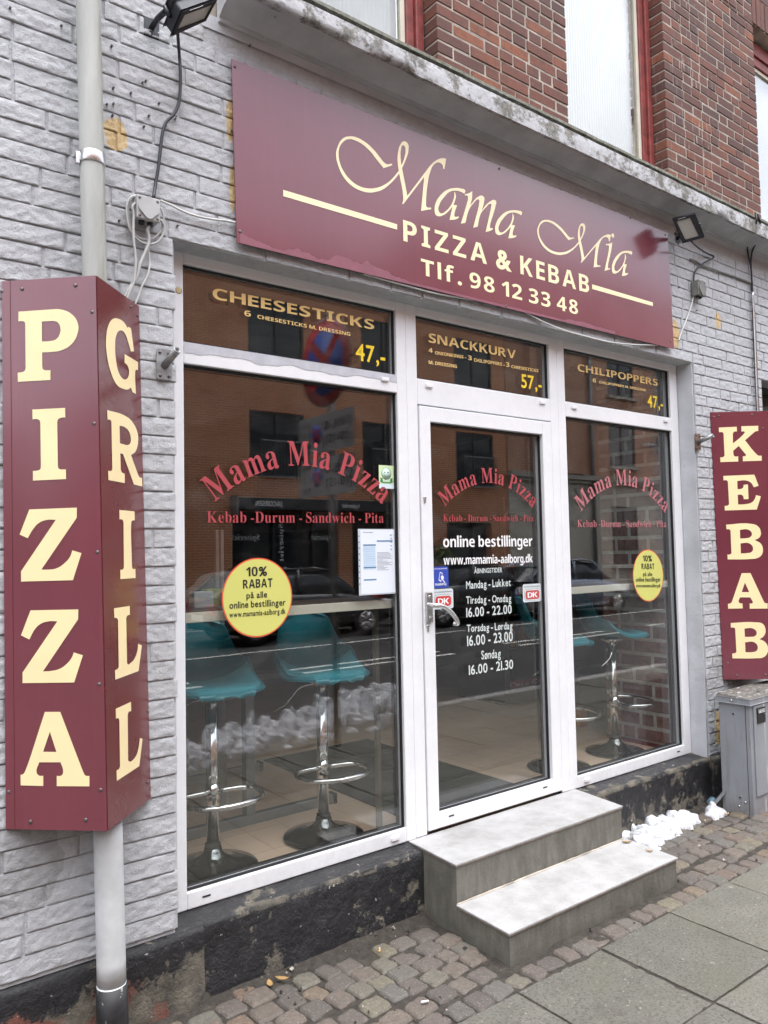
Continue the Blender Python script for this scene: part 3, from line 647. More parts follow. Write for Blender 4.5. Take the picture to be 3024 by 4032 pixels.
for cr, lp in ((A1, ["205,215 560,190 660,190* 780,240* 850,340* 850,440* 790,560* 670,635* 575,652* 462,658 463,800 470,840* 500,855 552,853 552,958 197,978 195,880 240,873* 270,860* 282,830 278,345 268,325* 240,318 203,320", "458,322 580,315 630,330* 660,390* 655,450* 620,510* 560,533* 459,540"]),
               (A1, ["355,1280 712,1262 714,1365 665,1370* 633,1390* 626,1420 632,1890 640,1920* 665,1932 720,1931 722,2036 362,2053 361,1948 410,1944* 440,1930* 448,1895 442,1420 430,1395* 400,1383 357,1386"]),
               (A2, ["322,155 840,135 838,245 453,810 520,810* 620,795* 710,735* 765,670* 790,600 890,630 797,925 232,940 232,828 610,268 520,268* 430,300* 370,360* 305,468 216,428"]),
               (A2, ["335,1253 855,1243 853,1350 470,1918 560,1912* 650,1890* 730,1835* 785,1765* 806,1710 905,1742 810,2038 248,2045 248,1930 627,1372 540,1372* 450,1398* 390,1450* 322,1570 231,1525"]),
               (A3, ["282,163 378,163 520,535 535,560* 560,563 560,628 356,627 356,563 385,560* 396,540* 380,478 247,478 230,540* 245,560* 272,562 272,626 131,622 130,556 145,552* 158,535*", "313,287 354,413 271,412"])):
    put_trace(b, lp, cr, p1)
b.build('lettering', M['letter'], pz)
b = MB()
for cr, lp in ((A1, ["1395,378 1422,395 1455,645 1420,648 1395,560* 1355,450* 1310,418* 1265,460* 1248,600* 1260,750* 1290,880* 1335,945* 1370,948* 1392,920* 1400,880* 1395,830* 1375,790* 1352,772 1352,675 1498,762 1498,852 1475,848* 1468,870* 1475,1110 1438,1090 1420,1040 1390,1060* 1340,1055* 1260,1000* 1195,850* 1155,650* 1152,480* 1180,350* 1230,290* 1280,290* 1340,325* 1385,390"]),
               (A1, ["1163,1285 1370,1355* 1440,1420* 1495,1540* 1498,1640* 1475,1730* 1422,1775 1505,2005 1520,2020* 1543,2025 1544,2117 1453,2095 1335,1765 1305,1755 1310,1930 1320,1960* 1352,1978 1355,2080 1175,2047 1173,1945 1205,1948* 1218,1930 1208,1410 1195,1393* 1165,1390", "1297,1455 1350,1470* 1400,1520* 1418,1580* 1415,1640* 1385,1665* 1340,1658* 1301,1645"]),
               (A2, ["1295,160 1461,177 1462,275 1435,278* 1425,300* 1432,780 1440,800* 1470,802 1471,902 1306,914 1305,812 1335,805* 1344,785 1340,300 1330,270* 1296,264"]),
               (A2, ["1237,1232 1408,1205 1409,1303 1380,1315* 1370,1340 1378,1815 1385,1840* 1420,1825* 1465,1770* 1490,1700* 1500,1618 1540,1635 1505,1915 1250,2010 1248,1905 1275,1893* 1288,1870 1280,1360 1268,1340* 1239,1337"]),
               (A3, ["720,145 816,101 817,160 800,167* 795,185 798,465 805,474* 830,462* 855,420* 872,327 888,333 868,503 727,596 725,530 740,520* 747,505 743,220 738,205* 721,208"])):
    put_trace(b, lp, cr, p2)
b.build('lettering', M['letter'], pz)
screws(pz, p1, [(8, 1147), (87, 1138), (297, 1124), (363, 1229), (371, 1668), (384, 2174), (391, 2694), (397, 3110), (35, 3118), (120, 3235), (338, 3228)])
screws(pz, p2, [(516, 1208), (542, 1243), (581, 3080), (582, 2800)])
kb, p1, p2 = corner_sign('corner_sign', 'projecting burgundy corner sign above the grey cabinet, lettered KEBAB', v(4.921, -.112, 2.54), v(4.942, -.112, .75), v(5.212, -.352, 2.54), v(5.232, -.352, .75), v(5.47, -.1, 2.54), v(5.49, -.1, .75))
b = MB()
for cr, lp in ((D1, ["224,177 374,170 375,210 352,212* 341,228 342,310 430,232* 440,215* 432,208 413,211 412,166 553,162 553,205 527,210 443,283 535,395* 555,410* 581,411 582,453 425,458 425,416 448,413* 452,404 390,330 345,370 346,395* 355,415* 385,417 387,460 238,465 236,425 262,422* 272,410 264,232 258,218* 226,216"]),
               (D1, ["262,580 520,569 556,662 517,675 490,635* 450,618* 378,622 380,690 410,688* 428,675* 430,655 467,650 472,772 432,774 428,752* 415,738* 382,737 385,818 440,816* 500,800* 525,770* 534,740 575,750 541,860 275,868 273,830 298,826* 310,815 300,632 292,618* 263,617"]),
               (D1, ["286,986 500,980* 550,1000* 574,1045* 565,1090* 524,1115 575,1145* 592,1195* 580,1240* 545,1265* 500,1272* 298,1276 296,1236 320,1233* 330,1222 322,1038 315,1027* 288,1024", "400,1030 470,1028* 500,1060* 485,1090* 450,1099* 402,1101", "405,1142 480,1143* 510,1185* 495,1215* 460,1223* 408,1226"]),
               (D2, ["415,226 488,225 600,465 612,476* 631,477 631,521 482,522 481,479 503,476* 509,468 487,428 402,428 390,465* 400,476* 421,478 424,520 302,522 300,482 318,478* 332,468", "442,305 478,384 415,384"]),
               (D2, ["323,641 540,636* 590,648* 614,700* 600,750* 563,776 610,800* 634,845* 625,900* 590,930* 540,935* 338,936 336,896 360,892* 371,882 361,690 353,681* 325,680", "438,688 510,688* 540,722* 525,750* 490,756* 441,757", "443,803 520,802* 549,842* 535,875* 500,884* 446,885"])):
    put_trace(b, lp, cr, p1)
b.build('lettering', M['letter'], kb)
screws(kb, p1, [D1(185, 88), D1(224, 79), D1(501, 71), D1(546, 44), D1(594, 183), D2(300, 975), D2(378, 1078), D2(615, 1073)])

# ================================================================ LETTERING ON THE GLASS
M['gold'] = mat('gold window film', (.93, .66, .25), .4, var=.03); M['yellow'] = mat('yellow window film', (.93, .66, .03), .4, var=.02)
M['rose'] = mat('faded red window film', (.40, .058, .070), .5, var=.05); M['rose2'] = mat('sun-bleached red film', (.46, .15, .17), .55, var=.05)
M['white_film'] = mat('white window film', (.88, .88, .88), .4, var=.02); M['grey_film'] = mat('pale grey window film', (.62, .68, .66), .4, var=.03)
cW, cS, cC = crop(700, 1000, e), crop(1600, 1200, 800/1659), crop(2200, 1350, 520/1438)
cK, cD, cD2, cR = crop(720, 2000, 900/1659), crop(1650, 1650, 550/1431), crop(1600, 2000, 800/1659), crop(2200, 2100, 520/1150)
def lines(parent, m, rows, name='lettering', style='bold', pl=PG):
    for cr, s, L, R, T, *x in rows:
        b = MB(); put_text(b, s, cr(*L), cr(*R), cr(*T), pl, x[0] if x else style, x[1] if len(x) > 1 else 'H'); o = b.build(name, m, parent)
    return o
lines(WL, M['gold'], [(cW, 'CHEESESTICKS', (228, 292), (1283, 495), (228, 219)), (cW, '6', (435, 403), (478, 411), (435, 366)), (cW, 'CHEESESTICKS M. DRESSING', (520, 421), (1127, 536), (520, 396))])
lines(WL, M['yellow'], [(cW, '47,-', (1163, 691), (1356, 722), (1163, 582))], style='med')
lines(DF, M['gold'], [(cS, 'SNACKKURV', (183, 306), (895, 441), (183, 230)), (cS, '4', (183, 387), (215, 393), (183, 350)), (cS, 'ONIONRINGS -', (235, 404), (490, 442), (235, 378)), (cS, '3', (505, 449), (535, 455), (505, 412)),
                      (cS, 'CHILIPOPPERS -', (552, 463), (803, 502), (552, 436)), (cS, '3', (815, 505), (842, 509), (815, 469)), (cS, 'CHEESESTICKS', (858, 516), (1078, 552), (858, 491)), (cS, 'M. DRESSING', (183, 482), (413, 517), (183, 454))])
lines(DF, M['yellow'], [(cS, '57,-', (940, 674), (1107, 702), (940, 564))], style='med')
lines(WR, M['gold'], [(cC, 'CHILIPOPPERS', (207, 306), (1080, 469), (207, 227)), (cC, '6', (370, 427), (408, 433), (370, 384)), (cC, 'CHILIPOPPERS M. DRESSING', (443, 440), (948, 528), (443, 413))])
lines(WR, M['yellow'], [(cC, '47,-', (970, 695), (1138, 722), (970, 566))], style='med')
for par, cr, m, pts, row, h in ((WL, cW, 'rose', ((245, 1622), (790, 1383), (1335, 1637)), (cK, 'Kebab -Durum - Sandwich - Pita', (175, 106), (1457, 108), (175, 24)), .108),
                             (DO, cD, 'rose', ((265, 900), (725, 655), (1163, 912)), (cD, 'Kebab - Durum - Sandwich - Pita', (250, 1046), (1172, 1047), (250, 978)), .080),
                             (WR, cC, 'rose2', ((243, 1842), (705, 1550), (1158, 1857)), (cC, 'Kebab -Durum - Sandwich - Pita', (205, 2006), (1172, 2006), (205, 1928)), .098)):
    b = MB(); put_arc(b, 'Mama Mia Pizza', *[cr(*p) for p in pts], h, PG); b.build('arched_lettering', M[m], par)
    lines(par, M[m], [row], style='thin')
lines(DO, M['white_film'], [(cD, 'online bestillinger', (248, 1313), (1162, 1302), (248, 1193), 'bold', 'l'), (cD, 'www.mamamia-aalborg.dk', (252, 1493), (1165, 1468), (252, 1397), 'bold', 'l')])
lines(DO, M['grey_film'], [(cD, 'ÅBNINGSTIDER', (565, 1581), (852, 1568), (565, 1532)), (cD, 'Mandag - Lukket', (483, 1740), (940, 1708), (483, 1662)), (cD, 'Tirsdag - Onsdag', (483, 1893), (945, 1870), (483, 1817)), (cD, '16.00 - 22.00', (485, 2030), (950, 1990), (485, 1935)),
                           (cD, 'Torsdag - Lørdag', (491, 2182), (957, 2150), (491, 2107)), (cD2, '16.00 - 23.00', (497, 1128), (870, 1085), (497, 1045)), (cD2, 'Søndag', (613, 1236), (771, 1220), (613, 1166)), (cD2, '16.00 - 21.30', (511, 1363), (873, 1310), (511, 1286))], style='med')
# discount stickers
M['yel_sticker'] = mat('yellow sticker', (.62, .62, .17), .45, var=.02); M['orange_rim'] = mat('orange sticker rim', (.72, .12, .05), .45, var=.02); M['ink'] = mat('black print', (.015, .015, .015), .5)
def discount(label, cr, C, Lx, Rx, Ty, By, rows):
    c = PG.at(*cr(*C)); L, R = PG.at(*cr(*Lx)), PG.at(*cr(*Rx)); T, Bt = PG.at(*cr(*Ty)), PG.at(*cr(*By))
    rx, rz = (R[0]-L[0])/2, (T[2]-Bt[2])/2; c = np.array([(L[0]+R[0])/2, 0, (T[2]+Bt[2])/2])
    t = thing('discount_sticker', label, 'sticker', (c[0], GY0, c[2]), 'round discount stickers')
    for nm, k, y, m in (('rim', 1, -.0004, 'orange_rim'), ('face', .965, -.0010, 'yel_sticker')):
        b = MB(); b.prism([(c[0]+rx*k*math.cos(a), GY0+y, c[2]+rz*k*math.sin(a)) for a in np.linspace(0, 2*math.pi, 72, endpoint=False)], (0, .0003, 0)); b.build(nm, M[m], t)
    lines(t, M['ink'], rows, style='bold', pl=PY(GY0-.0006))
discount('large round yellow 10% RABAT sticker on the left shop window', cK, (537, 650), (282, 650), (793, 650), (545, 362), (530, 940),
         [(cK, '10%', (460, 497), (612, 490), (460, 430)), (cK, 'RABAT', (437, 586), (651, 572), (437, 522)), (cK, 'på alle', (462, 657), (612, 648), (462, 612), 'med', 'l'), (cK, 'online bestillinger', (338, 731), (746, 706), (338, 682), 'med', 'l'), (cK, 'www.mamamia-aalborg.dk', (338, 795), (746, 766), (338, 755), 'med', 'l')])
discount('round yellow 10% RABAT sticker on the right shop window by its edge', cR, (777, 367), (645, 367), (910, 367), (780, 140), (775, 595),
         [(cR, '10%', (733, 243), (812, 243), (733, 191)), (cR, 'RABAT', (722, 312), (833, 312), (722, 262)), (cR, 'på alle', (735, 371), (815, 371), (735, 338), 'med', 'l'), (cR, 'online bestillinger', (673, 420), (887, 418), (673, 382), 'med', 'l'), (cR, 'www.mamamia-aalborg.dk', (675, 470), (887, 468), (675, 440), 'med', 'l')])
def quad(b, pl, cr, pts, off=.0005, th=0): 
    P = [pl.at(*cr(*p), off) for p in pts]; b.add(P, [tuple(range(len(P)))]); return P
def rrect(x0, x1, z0, z1, r, y, n=5):
    o = []
    for cx, cz, a in ((x1-r, z1-r, 0), (x0+r, z1-r, 90), (x0+r, z0+r, 180), (x1-r, z0+r, 270)):
        o += [(cx+r*math.cos(math.radians(a+t)), y, cz+r*math.sin(math.radians(a+t))) for t in np.linspace(0, 90, n)]
    return o
def card_sticker(label, cr, x0, x1, ztop, zbot, faded):
    A, B = PG.at(*cr(x0, (ztop+zbot)/2)), PG.at(*cr(x1, (ztop+zbot)/2)); zt, zb = PG.at(*cr((x0+x1)/2, ztop))[2], PG.at(*cr((x0+x1)/2, zbot))[2]
    X0, X1 = A[0], B[0]; w, h = X1-X0, zt-zb; t = thing('card_sticker', label, 'sticker', ((X0+X1)/2, GY0, zb))
    g = lambda a: tuple(np.array(a)*(.8 if faded else 1))
    W = mat('white card sticker', (.66, .72, .74), .45); Rd = mat('red card logo', (.60, .05, .045) if not faded else (.52, .09, .085), .45)
    b = MB(); b.prism(rrect(X0, X1, zb, zt, .012, GY0-.0004), (0, .0003, 0)); b.build('face', W, t)
    b = MB(); b.prism(rrect(X0+w*.08, X1-w*.06, zb+h*.07, zb+h*.72, .018, GY0-.0008), (0, .0003, 0)); b.build('border', M['ink'], t)
    b = MB(); b.prism(rrect(X0+w*.09, X1-w*.07, zb+h*.08, zb+h*.71, .017, GY0-.0012), (0, .0003, 0)); b.build('inner_face', W, t)
    b = MB(); b.prism(rrect(X0+w*.13, X1-w*.11, zb+h*.14, zb+h*.64, .016, GY0-.0016), (0, .0003, 0)); b.build('logo', Rd, t)
    b = MB(); v_, f_ = layout('DK', 'bold', .02); sc = w*.54/v_[:, 0].max(); V = np.stack((X0+w*.24+v_[:, 0]*sc, np.full(len(v_), GY0-.0022), zb+h*.245+v_[:, 1]/.714*h*.29), 1); b.add(V, f_); b.build('logo_letters', M['white_film'], t)
    b = MB(); v_, f_ = layout('Her kan du betale med Dankort', 'med'); sc = w*.86/v_[:, 0].max(); V = np.stack((X0+w*.07+v_[:, 0]*sc, np.full(len(v_), GY0-.0012), zb+h*.83+v_[:, 1]/.7*h*.06), 1); b.add(V, f_); b.build('lettering', M['ink'], t)
card_sticker('white and red DK payment sticker just behind the door handle', cD, 138, 350, 1740, 1945, False)
card_sticker('faded white and red DK payment sticker at the right edge of the door pane', cD, 1063, 1250, 1688, 1872, True)
BL = mat('blue sticker', (.035, .075, .42), .4)
A, Bp = PG.at(*cD(140, 1610)), PG.at(*cD(300, 1610)); zt, zb = PG.at(*cD(220, 1512))[2], PG.at(*cD(220, 1730))[2]; X0, X1 = A[0], Bp[0]; w, h = X1-X0, zt-zb
t = thing('payment_sticker', 'blue payment sticker with a white phone drawing on the door pane', 'sticker', ((X0+X1)/2, GY0, zb))
b = MB(); b.prism(rrect(X0, X1, zb, zt, .008, GY0-.0004), (0, .0003, 0)); b.build('face', BL, t)
b = MB()
ph = [(.36, .36), (.52, .28), (.62, .70), (.46, .76)]; inn = [(.40, .40), (.51, .345), (.585, .67), (.475, .71)]
b.add([(X0+w*x, GY0-.0009, zb+h*z) for x, z in ph+inn], [(i, (i+1) % 4, (i+1) % 4+4, i+4) for i in range(4)])
b.add([(X0+w*x, GY0-.0012, zb+h*z) for x, z in ((.50, .54), (.60, .58), (.68, .56), (.70, .44), (.64, .38), (.80, .24), (.74, .22), (.60, .36), (.52, .44))], [tuple(range(9))]); b.build('phone_mark', M['white_film'], t)
b = MB()
for s, z, hh, x0_, x1_ in (('Her kan du betale med', .88, .05, .1, .9), ('MobilePay', .12, .11, .14, .86)):
    v_, f_ = layout(s, 'bold'); b.add(np.stack((X0+w*(x0_+(x1_-x0_)*v_[:, 0]/v_[:, 0].max()), np.full(len(v_), GY0-.0010), zb+h*(z+v_[:, 1]/.714*hh)), 1), f_)
b.build('lettering', M['white_film'], t)
# strip of small card logos down the left edge of the door pane
A = PG.at(*cD2(228, 860)); Bt = PG.at(*cD2(245, 1205)); b = MB(); n = 9; hh = (A[2]-Bt[2])/n
t = thing('card_logo_strip', 'narrow strip of tiny payment card logos below the door handle', 'sticker', (2.513, GY0, Bt[2]))
cs = [mat('logo '+str(i), c, .5) for i, c in enumerate(((.10, .2, .5), (.6, .45, .1), (.35, .45, .6), (.7, .7, .7), (.04, .08, .3)))]
for i in range(n): b.box(2.5105, 2.530, GY0-.0006, GY0-.0001, A[2]-hh*(i+.86), A[2]-hh*i, i % 5)
b.build('logos', cs, t)
# inspection report in a clear sleeve, and the smiley sticker
paper = mat('printed paper', (.74, .79, .86), .5, var=.02); rep = [PG.at(*cK(*p)) for p in ((1270, 152), (1534, 152), (1541, 625), (1270, 637))]
X0, X1, zt, zb = rep[0][0], rep[1][0], rep[0][2], rep[3][2]; w, h = X1-X0, zt-zb
t = thing('inspection_report', 'white printed inspection report sheet in a clear sleeve on the left window', 'notice', ((X0+X1)/2, GY0, zb))
b = MB(); b.box(X0, X1, GY0-.0006, GY0-.0002, zb, zt); b.build('sleeve', mat('clear sleeve', (.55, .60, .66), .15), t)
b = MB(); b.box(X0+w*.06, X1-w*.01, GY0-.0012, GY0-.0008, zb+h*.02, zt-h*.015); b.build('sheet', paper, t)
b = MB(); rg = random.Random(5)
for i in range(20):
    z = zt-h*(.27+.0175*i); b.box(X0+w*.13, X0+w*.46, GY0-.0016, GY0-.0013, z-h*.011, z, 1 if i % 2 else 2)
for z in (.235, .575, .76): b.box(X0+w*.13, X0+w*.47, GY0-.0020, GY0-.0017, zt-h*(z+.02), zt-h*z, 3)
b.box(X0+w*.5, X0+w*.94, GY0-.0020, GY0-.0017, zt-h*.195, zt-h*.175, 3)
for i in range(15):
    z = zt-h*(.36+.019*i); b.box(X0+w*.5, X0+w*(.85+rg.uniform(-.2, .1)), GY0-.0016, GY0-.0013, z-h*.006, z, 4)
for i in range(5): b.lathe([(w*.03, 0), (w*.03, .0003)], (X0+w*.90, GY0-.0013, zt-h*(.085+.055*i)), (0, -1, 0), 12, 1)
v_, f_ = layout('Kontrolrapport', 'bold'); b.add(np.stack((X0+w*(.13+.28*v_[:, 0]/v_[:, 0].max()), np.full(len(v_), GY0-.0016), zt-h*.062+v_[:, 1]*h*.028), 1), f_, 4)
b.build('print', [paper, mat('print pale blue', (.50, .66, .80), .6), mat('print mid blue', (.40, .58, .74), .6), mat('print dark blue', (.10, .22, .38), .6), mat('print grey', (.22, .24, .28), .6)], t)
b = MB()
for i in range(9): b.box(X0+w*.012, X0+w*.035, GY0-.0011, GY0-.0007, zt-h*(.10+.09*i)-.006, zt-h*(.10+.09*i))
b.build('punch_holes', M['ink'], t)
S = [PG.at(*cW(*p)) for p in ((1312, 1378), (1408, 1378), (1410, 1531), (1314, 1531))]; X0, X1, zt, zb = S[0][0], S[1][0], S[0][2], S[3][2]; w, h = X1-X0, zt-zb
t = thing('smiley_sticker', 'pale green smiley sticker reading ELITE at the edge of the left window', 'sticker', ((X0+X1)/2, GY0, zb))
b = MB(); b.box(X0, X1, GY0-.0006, GY0-.0002, zb, zt); b.build('face', mat('pale green sticker', (.66, .80, .48), .45), t)
gd = mat('dark green print', (.03, .22, .10), .5); cx, cz, r = X0+w*.5, zb+h*.64, w*.33
b = MB(); b.lathe([(r, 0), (r, .0003)], (cx, GY0-.0006, cz), (0, -1, 0), 28, 0); b.lathe([(r*.9, 0), (r*.9, .0003)], (cx, GY0-.0011, cz), (0, -1, 0), 28, 1)
for s in (-1, 1): b.lathe([(r*.13, 0), (r*.13, .0003)], (cx+s*r*.32, GY0-.0015, cz+r*.25), (0, -1, 0), 10, 0)
a = np.linspace(-2.6, -.54, 12); P = [(cx+r*.6*math.cos(q), GY0-.0017, cz+r*.6*math.sin(q)) for q in a]+[(cx+r*.5*math.cos(q), GY0-.0017, cz+r*.5*math.sin(q)) for q in a[::-1]]; b.add(P, [(i, i+1, 22-i, 23-i) for i in range(11)])
b.prism([(X0+w*.06, GY0-.0020, zb+h*.46), (X0+w*.24, GY0-.0020, zb+h*.44), (X0+w*.24, GY0-.0020, zb+h*.28), (X0+w*.76, GY0-.0020, zb+h*.28), (X0+w*.76, GY0-.0020, zb+h*.44), (X0+w*.94, GY0-.0020, zb+h*.46), (X0+w*.88, GY0-.0020, zb+h*.38), (X0+w*.94, GY0-.0020, zb+h*.31), (X0+w*.80, GY0-.0020, zb+h*.24), (X0+w*.2, GY0-.0020, zb+h*.24), (X0+w*.06, GY0-.0020, zb+h*.31), (X0+w*.12, GY0-.0020, zb+h*.38)], (0, .0002, 0), 0)
v_, f_ = layout('ELITE', 'bold'); b.add(np.stack((X0+w*(.28+.44*v_[:, 0]/v_[:, 0].max()), np.full(len(v_), GY0-.0026), zb+h*.31+v_[:, 1]/.714*h*.085), 1), f_, 1)
b.box(X0, X1, GY0-.0010, GY0-.0007, zb, zb+h*.2, 2); b.build('print', [gd, mat('pale smiley', (.62, .80, .70), .5), mat('pale blue foot', (.62, .74, .80), .5)], t)

# ================================================================ PIPES, LIGHTS, BOXES, CABLES
M['zinc'] = mat('weathered grey pipe', (.40, .41, .385), .55, var=.28, vs=9, bump=.25, bs=30); M['zinc_w'] = mat('pale grey painted pipe', (.58, .60, .61), .55, var=.14, vs=10, bump=.15)
px_ = lambda z: .8125+(3.05-z)*.0225; t = thing('drainpipe', 'round grey drainpipe running down the wall behind the PIZZA sign', 'drainpipe', (px_(.2), -.19, 0))
def zin():
    q = NT('mossy zinc'); c = q.ramp(q.noise(1, 5, .6, (10, 10, 2)), (.3, (.34, .35, .33)), (.7, (.50, .515, .49)))
    ms = q.math('MULTIPLY', q.ramp(q.noise(1, 6, .65, (26, 26, 3)), (.40, (0, 0, 0)), (.66, (1, 1, 1))), q.ramp(q.math('SUBTRACT', q.sep(0), .805), (0, (0, 0, 0)), (.05, (.85, .85, .85))))
    q.base(q.mix(ms, c, (.17, .165, .09))); q.set(rough=.5); q.bump(q.noise(70, 3), .12, .003); return q.m
M['zinc'] = zin()
b = MB(); b.tube([(px_(z), -.19, z) for z in np.linspace(6.5, .74, 24)], .041, 24); b.build('pipe', M['zinc'], t)
b = MB(); b.tube([(px_(z), -.19, z) for z in np.linspace(.745, .215, 8)], .047, 24); b.lathe([(.0475, 0), (.0495, .006), (.0475, .012)], (px_(.235), -.19, .205), (0, 0, 1), 24); b.build('lower_pipe', M['zinc_w'], t)
b = MB(); b.tube([(px_(z), -.19, z) for z in (.214, .12, .03, -.05)], .051, 24); 
def sleeve_m():
    q = NT('scuffed black sleeve'); c = q.ramp(q.noise(20, 4), (.3, (.012, .012, .013)), (.7, (.03, .03, .032))); q.base(q.mix(q.ramp(q.noise(1, 5, .7, (50, 50, 26)), (.62, (0, 0, 0)), (.66, (1, 1, 1))), c, (.38, .37, .35))); q.set(rough=.5); return q.m
b.build('base_sleeve', sleeve_m(), t)
b = MB(); z = 3.03; b.lathe([(.0425, -.02), (.046, -.019), (.046, .019), (.0425, .02)], (px_(z), -.19, z), (0, 0, 1), 24)
b.box(px_(z)-.056, px_(z)-.042, -.20, -.18, z-.03, z+.012); b.tube([(px_(z)+.04, -.17, z-.012), (px_(z)+.06, -.10, z-.02)], .006, 8); b.build('pipe_clamp', M['steel'], t, bevel=.002)
M['lampbody'] = mat('dark cast aluminium', (.030, .033, .040), .42, .3, var=.3, vs=30); M['lens'] = mat('frosted lamp lens', (.46, .46, .42), .25, var=.06); M['chip'] = mat('peeled paint', (.62, .62, .62), .35, .4)
def floodlight(label, cr, corners, lens, C, n, depth, arm, fins):
    c = PY(C[2]).at(*cr(*C[:2])); pl = Plane(c, n); nn = np.array(n, float)/np.linalg.norm(n)
    if nn @ pl.n < 0: nn = pl.n
    Q = np.array([pl.at(*cr(*p)) for p in corners]); L = np.array([pl.at(*cr(*p)) for p in lens]); m = Q.mean(0)
    t = thing('floodlight', label, 'floodlight', arm[-1])
    b = MB(); b.prism(Q, -nn*depth*.55); Qs = m+(Q-m)*.8-nn*depth*.55; b.prism(Qs, -nn*depth*.45); b.build('housing', M['lampbody'], t, bevel=.006)
    b = MB()
    for u in np.linspace(.12, .88, fins):
        p, r = Qs[0]*(1-u)+Qs[1]*u-nn*depth*.4, Qs[3]*(1-u)+Qs[2]*u-nn*depth*.4; d = (Qs[1]-Qs[0])/np.linalg.norm(Qs[1]-Qs[0])*.0025
        b.prism([p-d, p+d, r+d, r-d], -nn*.022)
    b.build('cooling_fins', M['lampbody'], t)
    b = MB(); b.prism(L+nn*.0015, -nn*.002); b.build('lens', M['lens'], t)
    lm = L.mean(0); ring = m+(Q-m)*.985; b = MB()
    for i in range(4):
        j = (i+1) % 4; b.prism([ring[i]+nn*.0005, ring[j]+nn*.0005, lm+(L[j]-lm)*1.03+nn*.0005, lm+(L[i]-lm)*1.03+nn*.0005], nn*.006)
    b.build('bezel', M['lampbody'], t, bevel=.0015)
    e0 = (Q[0]+Q[1])/2; b = MB(); k = (Q[0]-Q[1])/np.linalg.norm(Q[0]-Q[1])
    for s in (0, 1):
        h = (Q[0]+Q[3])/2 if s == 0 else (Q[1]+Q[2])/2
        b.tube([h-nn*depth*.4+k*(.006 if s == 0 else -.006), h-nn*depth*.9, np.array(arm[0])], .0085, 6)
    b.tube(arm, .011, 8); b.box(arm[-1][0]-.03, arm[-1][0]+.03, arm[-1][1]-.004, arm[-1][1]+.012, arm[-1][2]-.035, arm[-1][2]+.035); b.build('bracket', M['lampbody'], t)
    b = MB(); a, c_ = Q[0]+nn*.0074, Q[1]+nn*.0074; p = [a*.8+c_*.2, a*.42+c_*.58]; dn = (m-Q[0])*.10; b.prism([p[0], p[1], p[1]+dn*.45, p[0]+dn*.5], nn*.0008); b.build('peeled_patch', M['chip'], t)
cR5 = crop(2524, 800, 500/1659); cL5 = crop(580, 0, 320/1659)
floodlight('small black floodlight with a square pale lens at the right end of the name sign', cR5, ((425, 215), (690, 150), (812, 440), (548, 512)), ((465, 235), (640, 190), (755, 425), (580, 475)), (618, 330, -.29), (-.72, -.36, -.55), .055, [(4.56, -.17, 3.66), (4.60, -.13, 3.67), (4.62, -.105, 3.67)], 5)
floodlight('black floodlight with peeling paint at the top of the left wall', cL5, ((700, 225), (1400, -20), (1178, 398), (500, 705)), ((745, 275), (1330, 62), (1160, 375), (585, 600)), (930, 330, -.33), (.42, -.38, -.82), .085, [(1.075, -.25, 3.66), (1.06, -.17, 3.655), (1.06, -.105, 3.655)], 6)
M['grey_box'] = mat('grey plastic box', (.42, .42, .42), .5, var=.1, vs=12); M['grey_box2'] = mat('dirty grey box', (.19, .19, .175), .6, var=.25, vs=20)
c7 = crop(400, 700, 600/1659)
def junction(label, m, x0, x1, z0, z1, y0, y1, lidr):
    t = thing('junction_box', label, 'junction box', ((x0+x1)/2, y1, z0)); b = MB(); b.box(x0, x1, y0+.012, y1, z0, z1); b.build('box', m, t, bevel=.004)
    b = MB(); b.box(x0-.002, x1+.002, y0, y0+.0115, z0-.002, z1+.002); b.build('lid', m, t, bevel=.004)
    b = MB(); w = (x1-x0)*.40; h = (z1-z0)*.42; cx, cz = (x0+x1)/2, (z0+z1)/2
    b.prism([(cx+w*math.cos(a)*(1+.10*math.cos(4*a)), y0+.002, cz+h*math.sin(a)*(1+.10*math.cos(4*a))) for a in np.linspace(0, 2*math.pi, 24, endpoint=False)], (0, -.009, 0)); b.build('cover_boss', m, t, bevel=.003)
    for s in (0, 1):
        for u in (0, 1):
            b = MB(); b.lathe([(.005, 0), (.005, .002), (.001, .002)], (x0+.009+(x1-x0-.018)*s, y0, z0+.009+(z1-z0-.018)*u), (0, -1, 0), 10); b.build('screw', M['screw'], t)
    for x in (x0+(x1-x0)*.3, x0+(x1-x0)*.68):
        b = MB(); b.lathe([(.011, 0), (.011, .012), (.007, .014)], (x, (y0+y1)/2, z0), (0, 0, -1), 14); b.build('cable_gland', M['lampbody'] if s else m, t)
junction('grey junction box with a bulging cover and coiled cables left of the name sign', M['grey_box'], .981, 1.066, 2.878, 2.962, -.168, -.112, 1)
junction('small dirty grey junction box under the right floodlight', M['grey_box2'], 4.745, 4.835, 3.305, 3.405, -.165, -.112, 0)
M['blk'] = mat('black cable', (.020, .021, .028), .5); M['wht'] = mat('white cable', (.60, .60, .58), .5, var=.1, vs=20); M['gry'] = mat('grey cable', (.44, .44, .43), .5, var=.15, vs=14)
def cable(label, cr, pts, r, m, y=-.118, ys=None, name='cable'):
    P = []
    for i, p in enumerate(pts): P.append(PY((ys[i] if ys else y)).at(*cr(*p)))
    t = MB(); t.tube(smooth_path(P, 7), r, 7); o = t.build(name, m); return tag(o, label, 'cable')
cA = crop(0, 0, e); cT = crop(2124, 1200, 900/1659)
cable('thick black cable dropping from the left floodlight to the grey box', cA, [(1160, 205), (1170, 350), (1178, 480), (1172, 650), (1140, 740), (1085, 800), (1060, 880), (1045, 1000), (1030, 1120), (1015, 1210), (1003, 1290)], .0062, M['blk'], -.124, [-.2, -.13]+[-.124]*8+[-.14])
